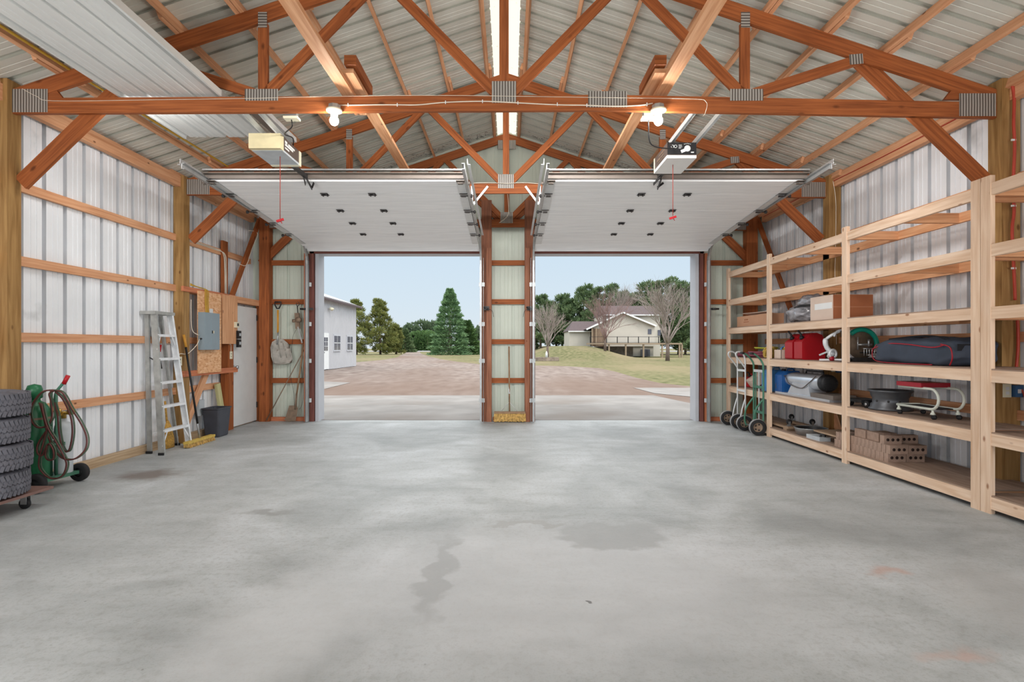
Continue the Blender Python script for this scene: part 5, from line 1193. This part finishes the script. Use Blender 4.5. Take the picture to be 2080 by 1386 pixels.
m = M(); m.beam((-14.4, 26.3, 5.50), (-10.05, 26.3, 3.98), 21.4, .10, (.33, 0, 1)); m.beam((-14.4, 26.3, 5.50), (-18.75, 26.3, 3.98), 21.4, .10, (-.33, 0, 1)); m.build('roof', TRIMW, t)
M().box(-10.08, -10.04, 15.8, 36.95, 3.90, 4.06).build('fascia', ROOFB, t)
d = M().box(-10.39, -10.34, 30.0, 31.0, .05, 2.1).build('door', WHITE, t); M().box(-10.34, -10.33, 30.2, 30.8, 1.1, 1.85).build('pane', GLASS, d)
m = M()
for i in (1, 2): m.box(-10.33, -10.325, 30.2 + i*.2 - .01, 30.2 + i*.2 + .01, 1.1, 1.85); m.box(-10.33, -10.325, 30.2, 30.8, 1.1 + i*.25 - .01, 1.1 + i*.25 + .01)
m.build('muntin', WHITE, d); M().lathe([(0, 0), (.03, 0), (.03, .06), (0, .07)], (-10.34, 30.1, 1.0), (1, 0, 0), 8).build('door_knob', DARK, d)
for y0, y1 in ((31.95, 33.1), (34.55, 35.7)):
    w = M().box(-10.39, -10.34, y0 - .06, y1 + .06, 1.04, 2.06).build('window', TRIMW, t); M().box(-10.345, -10.335, y0 + .03, y1 - .03, 1.13, 1.97).build('pane', GLASS, w)
    m = M(); m.box(-10.335, -10.33, (y0+y1)/2 - .025, (y0+y1)/2 + .025, 1.1, 2.0); m.box(-10.335, -10.33, y0, y1, 1.53, 1.57)
    for f in (.25, .75): m.box(-10.335, -10.332, y0 + (y1-y0)*f - .008, y0 + (y1-y0)*f + .008, 1.1, 2.0)
    m.build('muntin', WHITE, w)
m = M(); m.lathe([(0, 0), (.06, 0), (.1, .16), (0, .16)], (-10.3, 31.0, 3.55), (1, .5, -.7), 10); m.lathe([(0, 0), (.06, 0), (.1, .16), (0, .16)], (-10.3, 31.2, 3.55), (1, -.3, -.7), 10); m.build('flood_light', CREAM, t)

# the house on the rise
s = 70 / F
def hp_(px, py, dy=0): return at(px, py, 70 + dy)
t = thing('house', (14, 74, 0), 'cream two storey house with brown roofs beyond the lawn', 'house')
def wallbox(nm, px0, px1, pyt, pyb, y0, y1, mt):
    a = hp_(px0, pyt); b = hp_(px1, pyb); return M().box(a.x, b.x, 70 + y0, 70 + y1, b.z, a.z).build(nm, mt, t)
wallbox('wall', 1160, 1204, 671, 708, 2.0, 9, SIDC)                        # wing
a, b = hp_(1157, 672), hp_(1240, 650)
m = M(); x0, x1 = hp_(1157, 0).x, hp_(1245, 0).x; z0, z1 = hp_(0, 672).z, hp_(0, 649).z
m.quad([(x0, 71.6, z0), (x1, 71.6, z0), (x1, 75.5, z1), (x0 + 1.0, 75.5, z1)]); m.quad([(x0, 79.4, z0), (x0 + 1.0, 75.5, z1), (x1, 75.5, z1), (x1, 79.4, z0)]); m.quad([(x0, 71.6, z0), (x0 + 1, 75.5, z1), (x0, 79.4, z0)]); m.quad([(x0, 71.6, z0), (x0, 79.4, z0), (x1, 79.4, z0), (x1, 71.6, z0)]); m.build('roof', ROOFB, t)
M().box(x0, x1, 71.55, 71.62, z0 - .12, z0 + .02).build('gutter', WHITE, t)
wallbox('wall', 1234, 1356, 637, 730, 3.5, 11, SIDC)                       # upper block
x0, x1 = hp_(1232, 0).x, hp_(1361, 0).x; z0, z1 = hp_(0, 637).z, hp_(0, 613).z
m = M(); m.quad([(x0, 73.0, z0), (x1, 73.0, z0), (x1 - .4, 77.3, z1), (x0 + .2, 77.3, z1)]); m.quad([(x0, 81.6, z0), (x0 + .2, 77.3, z1), (x1 - .4, 77.3, z1), (x1, 81.6, z0)]); m.quad([(x0, 73, z0), (x0+.2, 77.3, z1), (x0, 81.6, z0)]); m.quad([(x1, 73, z0), (x1, 81.6, z0), (x1 - .4, 77.3, z1)]); m.build('roof', ROOFB, t)
M().box(x0, x1, 72.93, 73.0, z0 - .1, z0 + .04).build('gutter', WHITE, t)
# front gable
P = [(1206, 664), (1206, 704), (1330, 704), (1330, 661), (1263.5, 637)]
m = M(); q = [hp_(*p) for p in P]; m.quad(q); m.quad([p + V((0, 3.4, 0)) for p in q][::-1])
for i in range(5): j = (i + 1) % 5; m.quad([q[j], q[i], q[i] + V((0, 3.4, 0)), q[j] + V((0, 3.4, 0))])
m.build('gable_wall', SIDC, t)
m = M(); ap = hp_(1263.5, 634.5)
for p in ((1190, 669), (1331, 662)):
    c = hp_(*p); m.quad([ap + V((0, -.5, 0)), c + V((0, -.5, 0)), c + V((0, 4, 0)), ap + V((0, 4, 0))]); m.quad([v - V((0, 0, .1)) for v in (ap + V((0, -.5, 0)), ap + V((0, 4, 0)), c + V((0, 4, 0)), c + V((0, -.5, 0)))])
m.build('gable_roof', ROOFB, t)
m = M()
for p in ((1190, 669), (1331, 662)): m.beam(ap + V((0, -.55, -.05)), hp_(*p) + V((0, -.55, -.05)), .2, .1, (0, 1, 0))
m.build('rake_board', WHITE, t)
M().box(hp_(1202, 0).x, hp_(1229, 0).x, 69.9, 70.0, hp_(0, 704).z, hp_(0, 668).z).build('porch_recess', RUST, t)
m = M(); [m.box(hp_(px, 0).x - .08, hp_(px, 0).x + .08, 69.6, 69.8, 1.4, hp_(0, 667).z) for px in (1202, 1210, 1229)]; m.build('porch_column', DECKW, t)
w = M().box(hp_(1316, 0).x, hp_(1323, 0).x, 69.93, 70, hp_(0, 679).z, hp_(0, 669).z).build('window', GLASS, t)
w = M().box(hp_(1351, 0).x, hp_(1357, 0).x, 73.4, 73.5, hp_(0, 681).z, hp_(0, 669).z).build('window', GLASS, t)
wallbox('basement_wall', 1282, 1328, 702, 724, .2, 3.4, SIDC)
M().box(hp_(1302, 0).x, hp_(1320, 0).x, 69.9, 70.19, .05, hp_(0, 710).z).build('basement_window', GLASS, t)
m = M(); k = hp_(1176, 702); 
m.prism([(hp_(1176, 0).x, 1.25), (hp_(1180, 0).x, .9), (hp_(1230, 0).x, .35), (hp_(1284, 0).x, -.05), (hp_(1284, 0).x, 1.3)], (0, 69.5, 0), (1, 0, 0), (0, 0, 1), -.5); m.build('retaining_wall', STONE, t)
dk = thing('deck', (18, 67, 0), 'raised wooden deck with dark railing along the front of the cream house', 'deck')
xa, xb = at(1199, 0, 66).x, at(1386, 0, 66).x; zf = at(0, 697, 66).z
M().box(xa, xb, 66.0, 69.4, zf - .18, zf).build('platform', DECKW, dk)
for px in (1237, 1271, 1307, 1345, 1385, 1380): M().box(at(px, 0, 66.2).x - .09, at(px, 0, 66.2).x + .09, 66.1, 66.3, -.1, zf - .18).build('deck_post', DECKW, dk)
m = M(); zr = at(0, 684, 66).z; xr = at(1349, 0, 66).x
m.box(xa, xr, 66.0, 66.06, zr - .05, zr); m.box(xa, xr, 66.0, 66.04, zf + .05, zf + .09)
for px in (1199, 1232, 1254, 1276, 1297, 1318, 1338, 1349): x = at(px, 0, 66).x; m.box(x - .05, x + .05, 66, 66.08, zf, zr)
m.build('railing', DARK, dk)
# stone planter ring
a = gp(1111, 733); t = thing('planter_ring', (a.x, a.y, 0), 'low ring of stacked stones around the small bare tree', 'planter')
m = M().lathe([(1.15, 0), (1.15, .32), (.9, .32), (.9, 0), (1.15, 0)], (a.x, a.y, .0), n=18, smooth=False); m.build('stone_ring', STONE, t)
tag(M().lathe([(0, 0), (.12, 0), (.10, .4), (.05, .55), (0, .6)], (a.x - .05, a.y - .2, .3), n=8).build('garden_ornament', WHITE), 'small white ornament standing in the stone planter ring', 'ornament')

# trees
PL = ['tall dark pine standing directly behind the planter ring tree', 'dark pine just right of the planter ring tree', 'broad dark pine between the planter ring tree and the house wing', 'dark pine rising behind the left end of the house wing', 'tall dark pine behind the middle of the house wing roof', 'dark pine behind the right end of the house wing roof', 'broad tall pine rising behind the front gable', 'pine behind the bare reddish tree, right of the gable peak', 'shorter pine behind the left part of the upper roof', 'tall pine rising behind the middle of the upper roof', 'pine behind the right part of the upper roof', 'tallest pine, directly behind the big bare tree by the deck', 'pine just right of the big bare tree by the deck', 'pine above the right end of the deck', 'pine at the right jamb of the right garage door', 'pine farthest right, past the right garage door jamb', 'pine farthest left, hidden mostly by the door pier', 'low pine filling the gap left of the house wing', 'low pine behind the right end of the deck', 'low pine farthest right beyond the deck']
FL = ['rounded hazy tree at the left foot of the far tree mound', 'tallest hazy tree on the far tree mound', 'hazy tree at the right shoulder of the far tree mound', 'greener shrub like tree low in front of the far mound, left', 'greener shrub like tree low in front of the far mound, right', 'hazy tree between the far mound and the tall spruce', 'small hazy tree at the left end of the far tree line', 'hazy tree right behind the bright green spruce', 'hazy tree at the right end of the far line beside the pier', 'hazy tree behind the roadside pines', 'hazy distant tree hidden mostly by the pier, left side', 'hazy distant tree hidden mostly by the pier, middle', 'hazy distant tree hidden mostly by the pier, right side']
def leafmat(name, a, b):
    m, nt, B, N, L = newmat(name); t = N.new('ShaderNodeTexCoord'); n = N.new('ShaderNodeTexNoise'); n.inputs['Scale'].default_value = 1.6; n.inputs['Detail'].default_value = 5; L.new(t.outputs['Object'], n.inputs['Vector'])
    L.new(ramp(N, n.outputs[0], [(.32, s2l(a)), (.68, s2l(b))], L), B.inputs['Base Color']); B.inputs['Roughness'].default_value = .8; B.inputs['Specular IOR Level'].default_value = .15; return m
LF_S = leafmat('spruce_needles', (82, 112, 80), (136, 168, 120)); LF_P = leafmat('pine_needles', (84, 98, 56), (150, 150, 88)); LF_D = leafmat('dark_pine_needles', (70, 92, 64), (122, 140, 98))
LF_Y = leafmat('yew_needles', (62, 92, 58), (112, 140, 84)); LF_F = leafmat('far_needles', (62, 84, 60), (108, 122, 92)); BARK = mat('bark', (104, 90, 82), .9, 0, .2, 4); BARKL = mat('bare_twigs', (150, 138, 132), .9, 0, .15, 4); BARKR = mat('reddish_twigs', (136, 112, 108), .9, 0, .15, 4)
def leaves(m, pts, L, W_, rng):
    for p, d in pts:
        a = rng.uniform(0, 6.28); q = d.orthogonal().normalized(); q.rotate(Matrix.Rotation(a, 3, d)); 
        l = L * rng.uniform(.6, 1.3); w = W_ * rng.uniform(.6, 1.3); b = len(m.v)
        m.v += [tuple(p - q * w), tuple(p + q * w), tuple(p + d * l + q * w * .3), tuple(p + d * l - q * w * .3)]
        m.f.append((b, b + 1, b + 2, b + 3)); m.uv.append([(0, 0)] * 4); m.sm.append(False)
def conifer(loc, h, r, label, mt, seed, n=7000, L=.42, W_=.07, skirt=.04, power=.85, group=None, blunt=0):
    rng = random.Random(seed); x, y, z = loc; t = thing('conifer_tree', loc, label, 'tree', group); pts = []
    tiers = int(h / .38)
    for i in range(n):
        u = rng.random() ** 1.25; k = int(u * tiers); f = (k + rng.random() * .8) / tiers; zz = h * (skirt + (1 - skirt) * f)
        R_ = r * (1 - f) ** power * (1 + .16 * math.sin(k * 2.4 + seed)); a = rng.uniform(0, 6.283)
        R_ *= 1 + .16 * noise.noise(V((math.cos(a) * 2.2, math.sin(a) * 2.2, zz * .9 + seed)))
        q = R_ * (1 - abs(rng.gauss(0, .16))) + .06; rad = V((math.cos(a), math.sin(a), 0))
        d = (rad + V((rng.gauss(0, .35), rng.gauss(0, .35), rng.gauss(.15 + .6 * f, .3)))).normalized()
        pts.append((V((x, y, z + zz - q * .16)) + rad * q, d))
    m = M(); leaves(m, pts, L, W_, rng); m.build('foliage', mt, t)
    m = M(); m.tube([(x, y, z), (x, y, z + h * .5), (x, y, z + h * .98)], [.16 * r / 2 + .06, .1 * r / 2 + .04, .02], 7)
    for i in range(40):
        f = .05 + .85 * i / 40; a = i * 2.4; q = r * (1 - f) ** power * .85; m.tube([(x, y, z + h * f), (x + q * math.cos(a), y + q * math.sin(a), z + h * f - q * .08)], [.035, .012], 4)
    m.build('trunk', BARK, t); return t
def pine(loc, h, r, label, mt, seed, n=6500, low=.12, group=None, L=.34, W_=.06, nb=26):
    rng = random.Random(seed); x, y, z = loc; t = thing('pine_tree', loc, label, 'tree', group); pts = []; cl = []
    m = M(); m.tube([(x, y, z), (x + rng.uniform(-.2, .2), y, z + h * .5), (x, y, z + h * .95)], [.2, .13, .03], 7)
    for i in range(nb):
        f = low + (1 - low) * (i + .5) / nb; prof = math.sin(min(1, (1 - f) * 1.6 + .12) * math.pi / 2) * (0.75 + .25 * min(1, f / .25)); a = i * 2.4 + rng.uniform(-.4, .4); q = r * prof * rng.uniform(.35, .95)
        c = V((x + q * math.cos(a), y + q * math.sin(a), z + h * f + .1)); cl.append((c, r * rng.uniform(.30, .46) * (.55 + .45 * prof)))
        m.tube([(x, y, z + h * f - .25), tuple(c)], [.05, .015], 4)
    m.build('trunk', BARK, t)
    for i in range(n):
        c, rr = rng.choice(cl); d = V((rng.gauss(0, 1), rng.gauss(0, 1), rng.gauss(0, 1))).normalized()
        p = c + V((d.x * rr, d.y * rr, d.z * rr * .55)) * (rng.random() ** .4); dd = (d + V((0, 0, .7))).normalized(); pts.append((p, dd))
    m = M(); leaves(m, pts, L, W_, rng); m.build('foliage', mt, t); return t
conifer(tuple(gp(914, 721)), 10.5, 3.1, 'tall dark green spruce standing alone beside the gravel drive', LF_S, 1, 15000, .40, .075, power=.72)
conifer((gp(950, 720).x, 90, 0), 5.6, 2.4, 'lower bright green spruce just right of the tall spruce', LF_Y, 2, 8000, .4, .08, power=.6)
pine((gp(738, 720).x, 88, 0), 8.6, 2.3, 'olive green pine directly beside the white metal building', LF_P, 3, 9000, .05)
pine((gp(776, 720).x, 91, 0), 8.9, 2.6, 'olive green pine second out from the white metal building', LF_P, 4, 11000, .04)
pine((gp(800, 720).x, 94, 0), 5.0, 1.5, 'small olive pine at the right end of the roadside pines', LF_P, 5, 4000, .05)
conifer((at(823, 700, 125).x, 125, 0), 5.2, 2.2, 'small dark spruce far beyond the lawn, left of the drive', LF_D, 6, 4500, .5, .10)
rng = random.Random(11)
m = M()
LFM = [LF_F, LF_Y, LF_D]
fars = [(832, 663, 7, 0), (856, 655, 8, 0), (880, 657, 7, 0), (845, 678, 6, 1), (868, 676, 6, 1), (893, 668, 6, 0), (812, 676, 5, 0), (960, 672, 7, 0), (985, 664, 7, 0), (800, 668, 5, 0), (1005, 668, 6, 0), (1035, 662, 7, 0), (1065, 660, 7, 0)]
ft = None
for i, (px, py, w, mi) in enumerate(fars):
    Y = 172 + (i % 4) * 6 if mi == 0 else 168; p = at(px, py, Y); h = max(2, p.z)
    r_ = random.Random(20 + i); t = thing('far_tree', (p.x, Y, 0), FL[i], 'tree', 'trees beyond the road')
    pts = []
    for k in range(1500):
        d = V((r_.gauss(0, 1), r_.gauss(0, 1), r_.gauss(0, 1))).normalized(); f = 1 + .25 * noise.noise(d * 2 + V((i, 0, 0)))
        pts.append((V((p.x + d.x * w * .55 * f, Y + d.y * 2.5, h * .5 + d.z * h * .5 * f)), (d + V((0, 0, .4))).normalized()))
    m = M(); leaves(m, pts, .8, .28, r_); m.build('foliage', LFM[mi], t); M().tube([(p.x, Y, 0), (p.x, Y, h * .6)], .2, 6).build('trunk', BARK, t)
# pines behind the house
hs = [(1098, 604, 2.4), (1116, 618, 2.0), (1142, 602, 2.8), (1162, 612, 2.3), (1186, 584, 3.0), (1210, 588, 2.8), (1243, 582, 3.2), (1262, 596, 2.6), (1284, 600, 2.6), (1312, 577, 2.8), (1332, 575, 2.6), (1358, 568, 3.2), (1378, 576, 2.8), (1405, 577, 3.0), (1428, 574, 3.0), (1452, 580, 3.0), (1068, 612, 2.4), (1130, 640, 2.0), (1392, 620, 2.4), (1414, 622, 2.6)]

for i, (px, py, r_) in enumerate(hs):
    Y = 88 + (i * 7) % 9; p = at(px, py, Y); base = hz(p.x, 70) if p.x < 14 else -.02
    pine((p.x, Y, base), p.z - base, r_ * 1.1, PL[i], LF_D, 40 + i, 5200, .08 if i > 12 else .12, group='pines behind the house', L=.42, W_=.09, nb=22)
def bare(loc, h, spread, label, mt, seed, depth=5, trunk=.16, r0=.13, wid=1.0):
    rng = random.Random(seed); t = thing('bare_tree', loc, label, 'tree'); x, y, z = loc; m = M()
    def br(p, d, l, r, k):
        q = p + d * l; mid = p + d * l * .5 + V((rng.gauss(0, .03), rng.gauss(0, .03), .02)) * l
        m.tube([p, mid, q], [r, r * .85, r * .7], 5 if k < 2 else 3)
        if k >= depth: return
        for j in range(3 if k < 4 else 2):
            a = rng.uniform(0, 6.28); s_ = rng.uniform(.22, .5) * wid
            o = d.orthogonal().normalized(); o.rotate(Matrix.Rotation(a, 3, d))
            nd = (d * math.cos(s_) + o * math.sin(s_) + V((0, 0, .10))).normalized(); br(q if j < 2 else mid, nd, l * rng.uniform(.66, .86), r * .62, k + 1)
    top = V((x, y, z + h * trunk)); 
    t1 = M().tube([(x, y, z - .1), (x + .02, y, z + h * trunk * .5), tuple(top)], [r0 * 1.3, r0, r0 * .9], 9); t1.build('trunk', BARK, t)
    for j in range(9):
        a = j * 2.4; s_ = (.12 + .55 * (j / 9)) * spread; d = V((math.sin(s_) * math.cos(a), math.sin(s_) * math.sin(a), math.cos(s_))); br(top - V((0, 0, rng.uniform(0, .25) * h * trunk)), d.normalized(), h * .235, r0 * .5, 1)
    m.build('branches', mt, t); return t
a = gp(1112, 731); bare((a.x, a.y, .05), 6.0, .95, 'small bare tree standing in the stone planter ring', BARKL, 1, 5, .22, .12)
a = at(1229, 727, 62); bare((a.x, 62, hz(a.x, 62)), 7.0, 1.15, 'bare reddish tree in front of the house porch', BARKR, 2, 6, .2, .13)
a = gp(1356, 733); bare((a.x, a.y, 0), 8.0, 1.05, 'tall bare tree in front of the deck, right of the house', BARKL, 3, 6, .2, .17)
a = at(1262, 700, 86); bare((a.x, 86, 1.0), 10.2, .45, 'thin bare treetop rising behind the house roof', BARKL, 4, 5, .3, .12)
